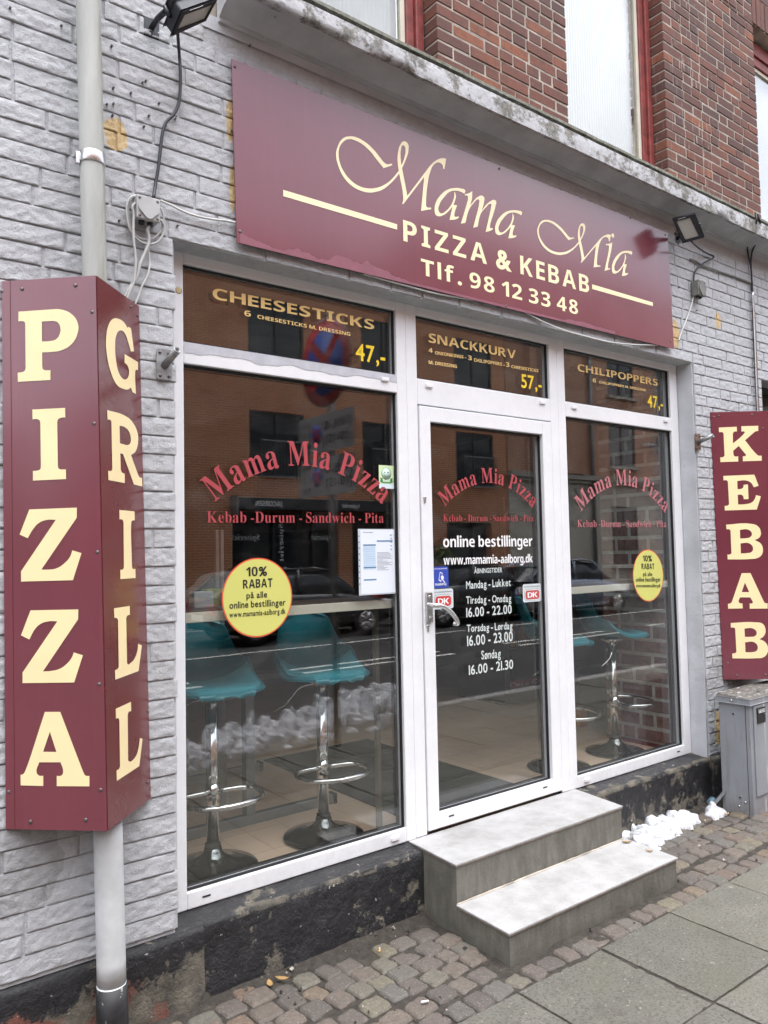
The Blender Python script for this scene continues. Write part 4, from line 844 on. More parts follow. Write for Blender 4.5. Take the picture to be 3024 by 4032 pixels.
cable('white cable from the grey box to the left edge of the name sign', c7, [(640, 248), (760, 300), (900, 370), (1030, 415), (1200, 450), (1330, 465), (1480, 492)], .0045, M['wht'], -.122)
cable('outer loop of grey cable coiled round the grey junction box', c7, [(388, 190), (310, 220), (275, 310), (275, 420), (300, 540), (350, 630), (440, 705), (540, 722), (620, 690), (675, 600), (680, 520), (645, 462)], .0042, M['gry'], -.135)
cable('inner loop of grey cable coiled round the grey junction box', c7, [(372, 190), (300, 290), (292, 430), (330, 570), (400, 650), (480, 675), (560, 660), (630, 600), (660, 520), (675, 420), (645, 325)], .0042, M['gry'], -.126)
cable('thick grey cable hanging from the grey box down behind the GRILL panel', c7, [(545, 485), (500, 560), (515, 640), (510, 720), (470, 820), (420, 940), (380, 1080), (300, 1210), (235, 1330)], .0062, M['gry'], -.14)
cable('grey cable bent out of the left side of the grey box and hanging down', c7, [(370, 275), (335, 320), (350, 400), (345, 560), (350, 700), (365, 820), (370, 950), (350, 1130), (310, 1230), (265, 1350)], .0050, M['gry'], -.15)
cable('thin pale cable bowing out beside the window frame', c7, [(490, 700), (510, 800), (525, 930), (500, 1060), (440, 1180), (400, 1290), (355, 1400)], .0036, M['wht'], -.125)
cable('black cable looping from the right floodlight to its small box', cR5, [(655, 495), (760, 590), (870, 660), (945, 692), (935, 722), (850, 765), (780, 810), (715, 880), (690, 960), (688, 1022)], .0062, M['blk'], -.13, [-.24, -.18]+[-.13]*8)
cable('grey conduit sloping from the right floodlight to the cables on the right', cR5, [(640, 735), (700, 750), (800, 810), (950, 865), (1100, 920), (1280, 980), (1400, 1030), (1436, 1060), (1442, 1140)], .0068, M['grey_box2'], -.117)
cable('white cable from the small right box down behind the name sign', cR5, [(690, 1215), (640, 1390), (590, 1530), (530, 1680), (490, 1800)], .0045, M['wht'], -.12)
U = [(1431, 1079), (1500, 1098), (1588, 1122), (1714, 1155), (1841, 1177), (1960, 1197), (2058, 1226), (2130, 1263), (2203, 1294), (2275, 1316), (2400, 1347), (2500, 1357), (2586, 1359)]
cable('white cable sagging along the lower edge of the name sign', lambda x, y: (x, y), U, .0042, M['wht'], -.125)
cable('left black cable looping over the ledge on the right wall', cR5, [(1500, 120), (1505, 260), (1420, 420), (1390, 540), (1400, 680), (1430, 800), (1445, 950), (1450, 1130), (1462, 1500), (1478, 1900), (1500, 2400), (1520, 2790)], .0062, M['blk'], -.125, [-.297, -.30, -.16]+[-.125]*9)
cable('right black cable looping over the ledge on the right wall', cR5, [(1520, 140), (1555, 250), (1545, 350), (1500, 520), (1450, 640), (1437, 790), (1455, 1100), (1485, 1500), (1502, 1900), (1522, 2400), (1542, 2790)], .0062, M['blk'], -.125, [-.297, -.30, -.24, -.16]+[-.127]*7)
cable('straight silver conduit beside the black cables on the right wall', cR5, [(1456, 1160), (1476, 1500), (1492, 1900), (1512, 2400), (1532, 2790)], .0085, M['steel'], -.132, name='conduit')
# flagpole holders
M['galv'] = mat('galvanised steel', (.30, .31, .32), .5, .6, var=.3, vs=40); M['rust'] = mat('rusty steel', (.20, .13, .10), .7, .3, var=.6, vs=30)
for lab, cx, cz, w, h, end, m in (('galvanised flagpole holder on the wall left of the window', 1.10, 2.36, .028, .056, (1.118, -.20, 2.40), M['galv']), ('rusty flagpole holder on the wall beside the KEBAB sign', 4.745, 2.328, .030, .052, (4.762, -.215, 2.358), M['rust'])):
    t = thing('flagpole_holder', lab, 'flag holder', (cx, WY-.01, cz)); b = MB(); b.prism(rrect(cx-w, cx+w, cz-h, cz+h, .008, -.112), (0, -.006, 0)); b.build('base_plate', m, t, bevel=.0015)
    b = MB(); o = np.array((cx, -.114, cz-.005)); en = np.array(end); d = (en-o)/np.linalg.norm(en-o); b.lathe([(.014, 0), (.014, np.linalg.norm(en-o)), (.0105, np.linalg.norm(en-o)), (.0105, .03)], o, d, 16); b.build('tube', M['galv'], t)
    for s in (-1, 1):
        for u in (-1, 1):
            b = MB(); b.lathe([(.006, 0), (.006, .004), (.003, .006)], (cx+s*w*.62, -.118, cz+u*h*.78), (0, -1, 0), 8); b.build('screw', M['screw'], t)
# ================================================================ GROUND, STEPS, CABINET, SNOW
def dirt_m():
    t = NT('joint dirt'); t.base(t.ramp(t.noise(34, 7, .7), (.3, (.018, .015, .012)), (.6, (.052, .044, .035)), (.8, (.12, .105, .085)))); t.set(rough=.95); t.bump(t.noise(90, 5, .7), .8, .01); return t.m
M['dirt'] = dirt_m()
X, Y = np.meshgrid(np.linspace(.2, 6.2, 260), np.linspace(-.06, -.86, 50)); P = np.stack((X, Y, np.zeros_like(X)), 2)
P[..., 2] = -.0105+((fbm(P.reshape(-1, 3), 16, 5, 71)-.5)*.022).reshape(X.shape)+.016*np.clip(1-(-Y-.10)/.07, 0, 1); b = MB(); b.grid(P); tag(b.build('soil', M['dirt']), None, None, None, 'structure')
b = MB(); b.add([(-60, .06, -.045), (60, .06, -.045), (60, -3.3, -.045), (-60, -3.3, -.045)], [(0, 3, 2, 1)]); b.add([(-60, 60, -.05), (60, 60, -.05), (60, .06, -.05), (-60, .06, -.05)], [(0, 3, 2, 1)]); tag(b.build('ground', M['dirt']), None, None, None, 'structure')
def cobble_m():
    t = NT('granite setts'); c = t.ramp(t.attr(), (0, (.070, .061, .053)), (.25, (.098, .080, .068)), (.45, (.124, .099, .079)), (.6, (.098, .094, .084)), (.75, (.142, .127, .085)), (.88, (.138, .087, .058)), (1, (.080, .081, .074)))
    c = t.mix(t.ramp(t.noise(70, 5, .7), (.42, (0, 0, 0)), (.62, (.7, .7, .7))), c, (.072, .064, .056)); c = t.mix(t.ramp(t.noise(150, 3), (.58, (0, 0, 0)), (.70, (.6, .6, .6))), c, (.27, .24, .215))
    t.base(c); t.set(rough=.72); t.bump(t.noise(85, 6, .7), .6, .005); return t.m
M['cobble'] = cobble_m()
def in_steps(x, y): return 2.27 < x < 3.50 and y > -.685
b = MB(); rng = random.Random(21); pit = .1035
def sett(x, y, w, h, rot, top, tone):
    n = 13; u = np.sign(np.linspace(-1, 1, n))*np.abs(np.linspace(-1, 1, n))**.75; A, B = np.meshgrid(u, u); r = np.maximum(np.abs(A), np.abs(B)); sq = (np.abs(A)**10+np.abs(B)**10)**.1
    sx = A*np.where(sq > 0, r/np.maximum(sq, 1e-6), 1); sy = B*np.where(sq > 0, r/np.maximum(sq, 1e-6), 1)
    P = np.stack((sx.ravel()*w/2, sy.ravel()*h/2, np.zeros(n*n)), 1); q = P+np.array([x*7, y*7, tone*9])
    wob = (fbm(q, 22, 3, 5)-.5); P[:, 0] *= 1+wob*.28; P[:, 1] *= 1+(fbm(q, 22, 3, 6)-.5)*.28
    edge = (1-sq.ravel()).clip(0, 1); P[:, 2] = top-.012*(1-(edge/.11).clip(0, 1))**2+(fbm(q, 34, 5, 9, .6)-.5)*.014
    c, s = math.cos(rot), math.sin(rot); X = P[:, 0]*c-P[:, 1]*s+x; Y = P[:, 0]*s+P[:, 1]*c+y; P = np.stack((X, Y, P[:, 2]), 1).reshape(n, n, 3)
    F0 = b.n; b.add(P.reshape(-1, 3), [(j*n+i, j*n+i+1, (j+1)*n+i+1, (j+1)*n+i) for j in range(n-1) for i in range(n-1)], 0, True, tone)
    rim = [P[0, i] for i in range(n)]+[P[j, n-1] for j in range(1, n)]+[P[n-1, i] for i in range(n-2, -1, -1)]+[P[j, 0] for j in range(n-2, 0, -1)]; m = len(rim); lo = [np.array((p[0], p[1], -.06)) for p in rim]
    b.add(rim+lo, [(i, i+m, (i+1) % m+m, (i+1) % m) for i in range(m)], 0, True, tone)
for r in range(7):
    y = -.755+r*pit; x = .3+rng.uniform(0, .05)
    while x < 6.1:
        w = rng.uniform(.082, .118); cx, cy = x+w/2, y+rng.uniform(-.010, .010)+.02*math.sin(x*3.1+r)*(r > 0)
        if not (2.24 < cx < 3.53 and cy > -.705) and not (r >= 5 and rng.random() < (.75 if x < 2.2 and r == 6 else .30 if r == 6 else .12)) and not (r == 6 and cx < 2.3 and rng.random() < .6):
            sett(cx, cy, w-.008, pit-.011+rng.uniform(-.008, .006), rng.uniform(-.10, .10)+(.10 if cx < 2.3 else 0), rng.uniform(-.006, .007), rng.random())
        x += w+rng.uniform(0, .004)
tag(b.build('cobble_paving', M['cobble']), None, None, None, 'structure')
def slab_m():
    t = NT('concrete slabs'); c = t.ramp(t.noise(6, 5), (.3, (.108, .105, .088)), (.7, (.146, .141, .121))); c = t.mix(t.ramp(t.noise(95, 4, .65), (.50, (0, 0, 0)), (.62, (.85, .85, .85))), c, (.062, .060, .050))
    c = t.mix(t.ramp(t.noise(80, 3, .55, (1, 1, 1), .4), (.64, (0, 0, 0)), (.71, (.75, .75, .75))), c, (.30, .285, .25)); c = t.mix(t.ramp(t.noise(3, 5), (.5, (0, 0, 0)), (.7, (.5, .5, .5))), c, (.098, .096, .070))
    v = t.node('ShaderNodeTexVoronoi'); v.inputs['Scale'].default_value = 4.2; t.con(t.coord(), v.inputs['Vector']); c = t.mix(t.math('MULTIPLY', t.math('LESS_THAN', v.outputs[0], .075), .55), c, (.26, .25, .225))
    c = t.mix(t.ramp(t.noise(2.1, 7, .7), (.55, (0, 0, 0)), (.66, (.5, .5, .5))), c, (.060, .056, .045))
    c = t.mix(1., c, t.ramp(t.attr(), (0, (.84, .84, .82)), (1, (1.12, 1.11, 1.10))), 'MULTIPLY')
    t.base(c); t.set(rough=.82); t.bump(t.noise(80, 6, .7), .8, .006); return t.m
M['slab'] = slab_m(); b = MB(); rng = random.Random(4)
for i in range(-6, 26):
    for j in range(5):
        x0 = 2.672+.4965*(i-2); y1 = -.803-.4965*j; g = .0055; z = rng.uniform(-.003, .003); tl = rng.uniform(-.0025, .0025); n = 16
        A, B = np.meshgrid(np.linspace(x0+g, x0+.4965-g, n), np.linspace(y1-.4965+g, y1-g, n)); q = np.stack((A.ravel(), B.ravel(), A.ravel()*0), 1)
        ed = np.minimum(np.minimum(A-A.min(), A.max()-A), np.minimum(B-B.min(), B.max()-B)); Z = z+tl*(A-x0)/.25+(fbm(q, 30, 3, 3)-.5).reshape(A.shape)*.003-.004*(ed < .001)*(.4+fbm(q, 40, 3, 2).reshape(A.shape))
        P = np.stack((A, B, Z), 2); tn = rng.random()*.98+.01; b.add(P.reshape(-1, 3), [(a*n+c, a*n+c+1, (a+1)*n+c+1, (a+1)*n+c) for a in range(n-1) for c in range(n-1)], 0, True, tn)
        rim = [P[0, k] for k in range(n)]+[P[k, n-1] for k in range(1, n)]+[P[n-1, k] for k in range(n-2, -1, -1)]+[P[k, 0] for k in range(n-2, 0, -1)]; m = len(rim)
        b.add(rim+[np.array((p[0], p[1], -.05)) for p in rim], [(k, k+m, (k+1) % m+m, (k+1) % m) for k in range(m)], 0, False, tn)
tag(b.build('pavement', M['slab']), None, None, None, 'structure')
# soil worked into the joints between the slabs
b = MB(); X, Y = np.meshgrid(np.linspace(1.0, 5.5, 220), np.linspace(-.78, -2.2, 70)); P = np.stack((X, Y, np.zeros_like(X)), 2); P[..., 2] = -.0115+((fbm(P.reshape(-1, 3), 24, 4, 77)-.5)*.010).reshape(X.shape); b.grid(P); tag(b.build('joint_soil', M['dirt']), None, None, None, 'structure')
# steps
def concrete_m():
    t = NT('rough concrete'); c = t.ramp(t.noise(1, 6, .65, (22, 22, 6)), (.3, (.105, .101, .083)), (.7, (.180, .173, .148))); c = t.mix(t.ramp(t.noise(7, 7, .7), (.5, (0, 0, 0)), (.72, (.6, .6, .6))), c, (.075, .072, .058))
    low = t.math('SUBTRACT', t.math('MULTIPLY', t.math('SUBTRACT', .10, t.sep(2)), 4.5), t.math('MULTIPLY', t.noise(8, 5), .5)); low = t.math('MINIMUM', t.math('MAXIMUM', low, 0), .65)
    c = t.mix(low, c, t.ramp(t.noise(12, 4), (.4, (.040, .038, .027)), (.65, (.060, .064, .026)))); c = t.mix(t.ramp(t.noise(48, 3), (.72, (0, 0, 0)), (.76, (.6, .6, .6))), c, (.42, .40, .36))
    t.base(c); t.set(rough=.9); t.bump(t.noise(60, 6, .7), .55, .006); return t.m
def tile_m():
    t = NT('pale stone tile'); c = t.ramp(t.noise(9, 7, .65), (.3, (.29, .286, .278)), (.5, (.365, .363, .358)), (.72, (.41, .41, .41))); c = t.mix(t.ramp(t.noise(85, 6, .75), (.55, (0, 0, 0)), (.68, (.45, .45, .45))), c, (.185, .18, .17)); c = t.mix(t.ramp(t.noise(3.2, 6, .7), (.50, (0, 0, 0)), (.7, (.6, .6, .6))), c, (.20, .193, .18)); c = t.mix(t.ramp(t.noise(26, 8, .75, (1, 2.2, 1)), (.60, (0, 0, 0)), (.70, (.55, .55, .55))), c, (.33, .30, .26))
    t.base(c); t.set(rough=.5); t.bump(t.noise(50, 5), .12, .003); return t.m
M['concrete'] = concrete_m(); M['tile'] = tile_m(); M['tile_edge'] = mat('tile edge', (.23, .19, .16), .8, var=.3, vs=30)
st = thing('entrance_steps', 'two concrete entrance steps with pale stone treads below the shop door', 'steps', (2.88, -.33, 0))
def step(x00, x01, x10, x11, y0, y1, zt, nm, yb=None):      # back edge y0 (x00..x01), front edge y1 (x10..x11)
    b = MB(); N = 40; ins = .006; k = []
    def face(p, q, nz=10):
        A = np.zeros((nz, N, 3))
        for j, z in enumerate(np.linspace(-.05, zt-.013, nz)):
            for i, u in enumerate(np.linspace(0, 1, N)): A[j, i] = np.array([p[0]*(1-u)+q[0]*u, p[1]*(1-u)+q[1]*u, z])
        n = np.array([(q[1]-p[1]), -(q[0]-p[0]), 0]); n /= np.linalg.norm(n); v = A.reshape(-1, 3); d = (fbm(v, 14, 5, 51)-.5)*.009*np.minimum(1, 8*np.tile(np.minimum(np.linspace(0, 1, N), 1-np.linspace(0, 1, N)), nz)); A = (v+d[:, None]*n).reshape(A.shape); b.grid(A)
    face((x00, y0), (x10+ins, y1+ins)); face((x10+ins, y1+ins), (x11-ins, y1+ins)); face((x11-ins, y1+ins), (x01, y0))
    b.add([(x00, y0, zt-.013), (x10+ins, y1+ins, zt-.013), (x11-ins, y1+ins, zt-.013), (x01, y0, zt-.013)], [(0, 1, 2, 3)]); o = b.build(nm, M['concrete'], st)
    t = MB(); t.prism([(x00-.004, y0, zt), (x10, y1, zt), (x11, y1, zt), (x01+.004, y0, zt)], (0, 0, -.0045), 0); t.build('tread', M['tile'], o, bevel=.0012, seg=1)
    t = MB(); t.prism([(x00-.003, y0, zt-.0052), (x10+.001, y1+.001, zt-.0052), (x11-.001, y1+.001, zt-.0052), (x01+.003, y0, zt-.0052)], (0, 0, -.0078), 0); t.build('tread_edge', M['tile_edge'], o)
step(2.322, 3.520, 2.296, 3.480, -.002, -.349, .289, 'upper_step'); step(2.298, 3.487, 2.284, 3.467, -.349, -.667, .121, 'lower_step')
b = MB(); xs = np.linspace(2.30, 3.47, 80); r = .004+.004*fbm(np.stack((xs, xs*0, xs*0), 1), 20, 4, 4); b.tube(np.stack((xs, np.full(80, -.349), np.full(80, .121)), 1), r, 7); b.build('mortar_line', M['mortar'], st)
# utility cabinet
def cab_m():
    t = NT('grey cabinet paint'); c = t.ramp(t.noise(4, 5), (.3, (.235, .25, .275)), (.7, (.30, .315, .34))); s = t.ramp(t.noise(1, 6, .65, (26, 26, 3)), (.54, (0, 0, 0)), (.72, (.6, .6, .6))); c = t.mix(s, c, (.17, .145, .115))
    w = t.math('MULTIPLY', t.ramp(t.noise(1, 5, .65, (40, 40, 2.6)), (.55, (0, 0, 0)), (.62, (.85, .85, .85))), t.math('GREATER_THAN', t.sep(0), 4.79)); c = t.mix(w, c, (.62, .62, .60))
    lo = t.math('MINIMUM', t.math('MAXIMUM', t.math('MULTIPLY', t.math('SUBTRACT', .13, t.sep(2)), 7), 0), .7); c = t.mix(t.math('MULTIPLY', lo, t.noise(20, 5)), c, (.13, .11, .08)); t.base(c); t.set(rough=.48); t.bump(t.noise(40, 3), .12, .004); return t.m
def lid_m():
    t = NT('soiled cabinet lid'); c = t.ramp(t.noise(14, 5), (.3, (.20, .18, .155)), (.7, (.30, .285, .265))); c = t.mix(t.ramp(t.noise(42, 4, .6, (1, 1, 1)), (.58, (0, 0, 0)), (.62, (1, 1, 1))), c, (.03, .028, .025)); c = t.mix(t.ramp(t.noise(34, 3, .5), (.60, (0, 0, 0)), (.63, (1, 1, 1))), c, (.74, .73, .70)); t.base(c); t.set(rough=.7); return t.m
M['cab'] = cab_m(); x0, x1, y0, y1, zt = 4.652, 5.28, -.435, -.235, .672
t = thing('utility_cabinet', 'grey metal utility cabinet with bird-fouled lid under the KEBAB sign', 'cabinet', (4.95, -.33, 0))
b = MB(); b.box(x0, x1, y0, y1, -.03, zt-.006); b.build('body', M['cab'], t, bevel=.004)
b = MB(); b.prism([(x0-.014, y0-.012, zt-.008), (x1+.014, y0-.012, zt-.008), (x1+.014, y1+.01, zt-.008), (x0-.014, y1+.01, zt-.008)], (0, 0, .036)); b.build('lid_rim', M['cab'], t, bevel=.004)
b = MB(); b.add([(x0-.012, y0-.010, zt+.0295), (x1+.012, y0-.010, zt+.0295), (x1+.012, y1+.008, zt+.046), (x0-.012, y1+.008, zt+.046)], [(0, 1, 2, 3)]); b.prism([(x0-.012, y1+.008, zt+.028), (x0-.012, y1+.008, zt+.046), (x0-.012, y0-.010, zt+.0295)], (x1-x0+.024, 0, 0)); b.build('lid', lid_m(), t)
b = MB(); b.box(x0+.034, x1-.03, y0-.009, y0-.0005, .108, zt-.016); b.build('cabinet_door', M['cab'], t, bevel=.004)
b = MB(); b.box(x0-.0015, x0, y0+.026, y0+.029, 0, zt-.01); b.build('seam', M['dark'], t)
for y, z, r in ((-.33, .598, .006), (-.352, .095, .006)):
    b = MB(); b.lathe([(r*1.9, 0), (r*1.9, .002), (r, .0024), (r, .0005)], (x0, y, z), (-1, 0, 0), 14, 0); b.lathe([(r, 0), (r, .0028)], (x0, y, z), (-1, 0, 0), 10, 1); b.build('lock_hole', [M['cab'], M['dark']], t)
for y, z in ((-.33, zt+.01), (-.385, .072), (-.345, .040)):
    b = MB(); b.lathe([(.008, 0), (.006, .005), (.001, .007)], (x0-(.014 if z > .6 else 0), y, z), (-1, 0, 0), 12); b.build('rivet', M['steel'], t)
b = MB(); a = np.linspace(0, 2*math.pi, 30, endpoint=False); b.tube([(x0-.0005, -.365+.026*math.cos(q), .045+.026*math.sin(q)) for q in a], .0018, 5, closed=True); b.build('knockout_ring', M['cab'], t)
bk = mat('black nameplate', (.012, .012, .013), .35); b = MB(); b.box(4.714, 4.815, y0-.016, y0-.0095, .598, .640); b.box(4.716, 4.815, y0-.014, y0-.0095, .545, .594); pn = b.build('nameplate', bk, t, bevel=.002)
b = MB(); v_, f_ = layout('SAKE 6953', 'bold'); b.add(np.stack((4.728+.078*v_[:, 0]/v_[:, 0].max(), np.full(len(v_), y0-.0168), .608+v_[:, 1]/.714*.022), 1), f_); b.build('lettering', M['white_film'], pn)
b = MB(); b.tube([(4.83, y0-.004, .055), (4.88, y0-.014, .055), (4.93, y0-.014, .055), (4.98, y0-.004, .055)], .007, 8); b.build('door_pull', M['cab'], t)
# snow
def snow_m():
    t = NT('old snow'); c = t.ramp(t.noise(16, 5), (.3, (.36, .37, .39)), (.5, (.56, .57, .60)), (.7, (.66, .67, .70))); t.base(t.mix(t.ramp(t.noise(55, 6, .7), (.56, (0, 0, 0)), (.66, (.75, .75, .75))), c, (.24, .22, .20))); t.set(rough=.6, sss=.25); t.b.inputs['Subsurface Radius'].default_value = (.02, .025, .03); t.bump(t.noise(45, 5), .5, .008); return t.m
M['snow'] = snow_m()
def snow_heap(name, label, cells, seed, res=.006, kind=None, amp=1.):
    """compacted heap: overlapping clods as one crust, its skin pushed about sideways so that lumps overhang"""
    C = np.array(cells); m = C[:, 2].max()*1.6; xs = np.arange(C[:, 0].min()-m, C[:, 0].max()+m, res); ys = np.arange(C[:, 1].min()-m, C[:, 1].max()+m, res); X, Y = np.meshgrid(xs, ys); k = float(C[:, 2].mean())
    q = np.stack((X.ravel(), Y.ravel(), X.ravel()*0), 1); wx = (fbm(q, .5/k, 3, seed)-.5).reshape(X.shape)*k*1.3; wy = (fbm(q, .5/k, 3, seed+5)-.5).reshape(X.shape)*k*1.3; H = np.full(X.shape, -.05)
    for cx, cy, r, h in cells:
        d2 = ((X+wx-cx)**2+(Y+wy-cy)**2)/(r*r); H = np.maximum(H, h*np.sqrt(np.clip(1-d2, 0, 1))-.05*(d2 >= 1)) if True else H
    e = H > -.01; n = (fbm(q, .8/k, 5, seed+9, .62)-.5).reshape(X.shape); H = np.where(e, H+n*k*.9*amp*np.clip(H/(k*.4), 0, 1)-.004, -.05)
    for _ in range(1): H = np.where(H > -.04, (H*2+np.roll(H, 1, 0).clip(0)+np.roll(H, -1, 0).clip(0)+np.roll(H, 1, 1).clip(0)+np.roll(H, -1, 1).clip(0))/6, H)
    P = np.stack((X, Y, H), 2).reshape(-1, 3); v = np.stack((P[:, 0], P[:, 1], P[:, 2]*1.6), 1); s_ = np.clip(P[:, 2]/(k*.5), 0, 1)*k*1.1*amp; P[:, 0] += (fbm(v, .9/k, 3, seed+20)-.5)*s_; P[:, 1] += (fbm(v, .9/k, 3, seed+30)-.5)*s_
    keep = (H > -.04).ravel(); ny, nx = X.shape; F = []
    for j in range(ny-1):
        for i in range(nx-1):
            t = (j*nx+i, j*nx+i+1, (j+1)*nx+i+1, (j+1)*nx+i)
            if keep[t[0]] or keep[t[1]] or keep[t[2]] or keep[t[3]]: F.append(t)
    us = sorted({i for f in F for i in f}); mp = {u: i for i, u in enumerate(us)}
    b = MB(); b.add(P[us], [tuple(mp[i] for i in f) for f in F], 0, True); o = b.build(name, M['snow'])
    return tag(o, label, 'snow', None, kind) if not kind else tag(o, None, None, None, kind)
cY = crop(2224, 2600, 800/1659); rg = random.Random(8); cells = []
for px, py, r, h in ((500, 1425, .035, .05), (545, 1385, .022, .075), (600, 1440, .05, .07), (650, 1460, .055, .08), (700, 1500, .05, .05), (640, 1400, .045, .10), (720, 1420, .06, .09), (790, 1400, .06, .10), (830, 1440, .045, .06), (760, 1490, .04, .04), (720, 1350, .05, .11), (800, 1340, .05, .11), (860, 1340, .055, .09), (930, 1330, .06, .10), (980, 1350, .05, .06), (1030, 1300, .055, .08), (970, 1290, .06, .10), (1055, 1310, .03, .045), (900, 1385, .035, .04), (940, 1405, .02, .02), (690, 1440, .05, .09), (620, 1480, .04, .04), (740, 1535, .03, .025), (880, 1300, .05, .11)):
    p = PZ(0.).at(*cY(px, py+8)); cells.append((p[0], p[1], r*.98, h*.60))
    for _ in range(2): cells.append((p[0]+rg.uniform(-r, r)*1.2, p[1]+rg.uniform(-r, r)*.9, r*rg.uniform(.35, .6), h*rg.uniform(.35, .62)))
snow_heap('snow_heap', 'heap of lumpy white snow on the cobbles beside the steps', cells, 3)
cells = []
for px, py, r, h in ((1220, 1250, .045, .08), (1250, 1240, .04, .07), (1200, 1265, .03, .04), (1235, 1275, .03, .03), (1228, 1225, .03, .10)):
    p = PZ(0.).at(*cY(px, py+5)); cells.append((p[0], p[1], r*1.1, h*.62))
snow_heap('snow_lump', 'small lump of snow by the foot of the grey cabinet', cells, 5)
# litter
a = PZ(0.01).at(*cY(1215, 1195)); c = PZ(.10).at(*cY(1310, 1085)); a, c = np.array(a), np.array(c); c[2] = .10
d = (c-a); sdv = np.cross(d, (0, 0, 1)); sdv /= np.linalg.norm(sdv); b = MB(); b.prism([a-sdv*.016, a+sdv*.016, a+sdv*.016+(0, 0, .003), a-sdv*.016+(0, 0, .003)], d); b.prism([a-sdv*.016, a-sdv*.013, a-sdv*.013+(0, 0, .026), a-sdv*.016+(0, 0, .026)], d); b.prism([a+sdv*.013, a+sdv*.016, a+sdv*.016+(0, 0, .026), a+sdv*.013+(0, 0, .026)], d)
tag(b.build('metal_rail', M['galv']), 'grey metal rail leaning in the corner by the cabinet', 'metal rail')
p = PZ(.03).at(*cY(1188, 1165)); b = MB(); u = np.linspace(0, 2*math.pi, 17)[:-1]; P = np.zeros((9, 17, 3))
for j, h in enumerate(np.linspace(0, .095, 9)):
    for i, q in enumerate(list(u)+[0]):
        r = .026*(1-.35*math.exp(-((h-.05)/.02)**2)*(1+math.cos(q*2+1))*.6)*(.82 if j in (0, 8) else 1); P[j, i] = (p[0]+h*.8, p[1]+r*math.cos(q)+h*.25, p[2]+r*math.sin(q)*.8)
b.grid(P); b.add(P[0, :-1], [tuple(range(16))]); b.add(P[8, :-1], [tuple(range(16))]); tag(b.build('crushed_can', mat('pale blue can', (.22, .36, .46), .35, .5, var=.4, vs=60)), 'crushed pale blue drink can on the ground by the metal rail', 'can')
bt = mat('cigarette filter', (.62, .36, .13), .8); wp = mat('cigarette paper', (.72, .70, .66), .8)
for lab, cr, px, py, ang, ct in (('cigarette butt with an orange filter on the soil left of the steps', crop(800, 3300, e), 1152, 730, .9, 1), ('cigarette butt lying in front of the grey cabinet', cY, 1325, 1252, -.1, 1), ('white cigarette end on the cobbles before the snow heap', cY, 925, 1432, -.3, 0), ('white paper scrap among the cobbles below the left window', crop(800, 3300, e), 1447, 1068, -.4, 0)):
    p = PZ(.008).at(*cr(px, py)); d = np.array((math.cos(ang), math.sin(ang), 0)); t = thing('cigarette_butt', lab, 'cigarette butt', p); b = MB(); b.tube([p-d*.014, p+d*.008], .0042, 8); b.build('filter', bt if ct else wp, t)
    b = MB(); b.tube([p+d*.0085, p+d*.014], .0041, 8); b.build('paper', wp, t)
b = MB(); rg = random.Random(31)
for i in range(240):                         # crumbs, twigs and grit lying loose in the soil strip
    x = rg.uniform(1.0, 5.2); y = rg.choice((rg.uniform(-.2, -.11), rg.uniform(-.8, -.1)))
    if in_steps(x, y): continue
    s = rg.uniform(.002, .009) if y < -.2 else rg.uniform(.003, .014); q = np.array([(1, 0, 0), (-.7, .7, .1), (-.6, -.7, 0), (.1, 0, .9), (0, .1, -.8)])*s*rg.uniform(.6, 1.4); ax = rg.uniform(0, 6); c, sn = math.cos(ax), math.sin(ax); q = np.stack((q[:, 0]*c-q[:, 1]*sn+x, q[:, 0]*sn+q[:, 1]*c+y, q[:, 2]+.002), 1)
    b.add(q, [(0, 1, 3), (1, 2, 3), (2, 0, 3), (1, 0, 4), (2, 1, 4), (0, 2, 4)], rg.choice((0, 0, 1, 1, 2)))
tag(b.build('grit', [M['cobble'], M['dirt'], mat('pale grit', (.42, .38, .32), .9)]), None, None, None, 'stuff')
lf = mat('dry leaf', (.26, .16, .06), .8, var=.3)
for lab, cr, px, py, sz in (('dry brown leaf on the soil under the left window', crop(800, 3300, e), 515, 920, .03), ('curled straw-coloured leaf near the plinth', crop(800, 3300, e), 435, 955, .028), ('small dark leaf on the lower step beside the snow', cY, 690, 1560, .018), ('torn dark leaf at the back of the lower step', cY, 505, 1487, .026)):
    z = .006 if cr is not cY else .1245; p = PZ(z).at(*cr(px, py)); b = MB(); k = np.linspace(-1, 1, 7); a = rng.uniform(0, 3); c, s = math.cos(a), math.sin(a)
    P = np.zeros((3, 7, 3))
    for j, q in enumerate((-1, 0, 1)):
        for i, u in enumerate(k): lx, ly = u*sz, q*sz*.4*(1-u*u); P[j, i] = (p[0]+lx*c-ly*s, p[1]+lx*s+ly*c, z+.004*abs(q)+.004*u*u)
    b.grid(P); tag(b.build('leaf', lf), lab, 'leaf')
# ================================================================ INSIDE THE SHOP
FL = .288
def tiles_m():
    t = NT('tan floor tiles'); bk = t.node('ShaderNodeTexBrick'); bk.offset = 0; bk.inputs['Scale'].default_value = 1; bk.inputs['Brick Width'].default_value = .33; bk.inputs['Row Height'].default_value = .33; bk.inputs['Mortar Size'].default_value = .003
    bk.inputs['Color1'].default_value = (.85, .62, .46, 1); bk.inputs['Color2'].default_value = (.80, .58, .43, 1); bk.inputs['Mortar'].default_value = (.58, .43, .33, 1); t.con(t.coord(), bk.inputs['Vector'])
    t.base(t.mix(t.ramp(t.noise(9, 5), (.4, (0, 0, 0)), (.7, (.35, .35, .35))), bk.outputs[0], (.60, .44, .33))); t.set(rough=.45); return t.m
M['floor'] = tiles_m(); M['inwall'] = mat('dim inner wall', (.075, .062, .055), .8, var=.15, vs=3); M['ceil'] = mat('inner ceiling', (.16, .15, .14), .9)
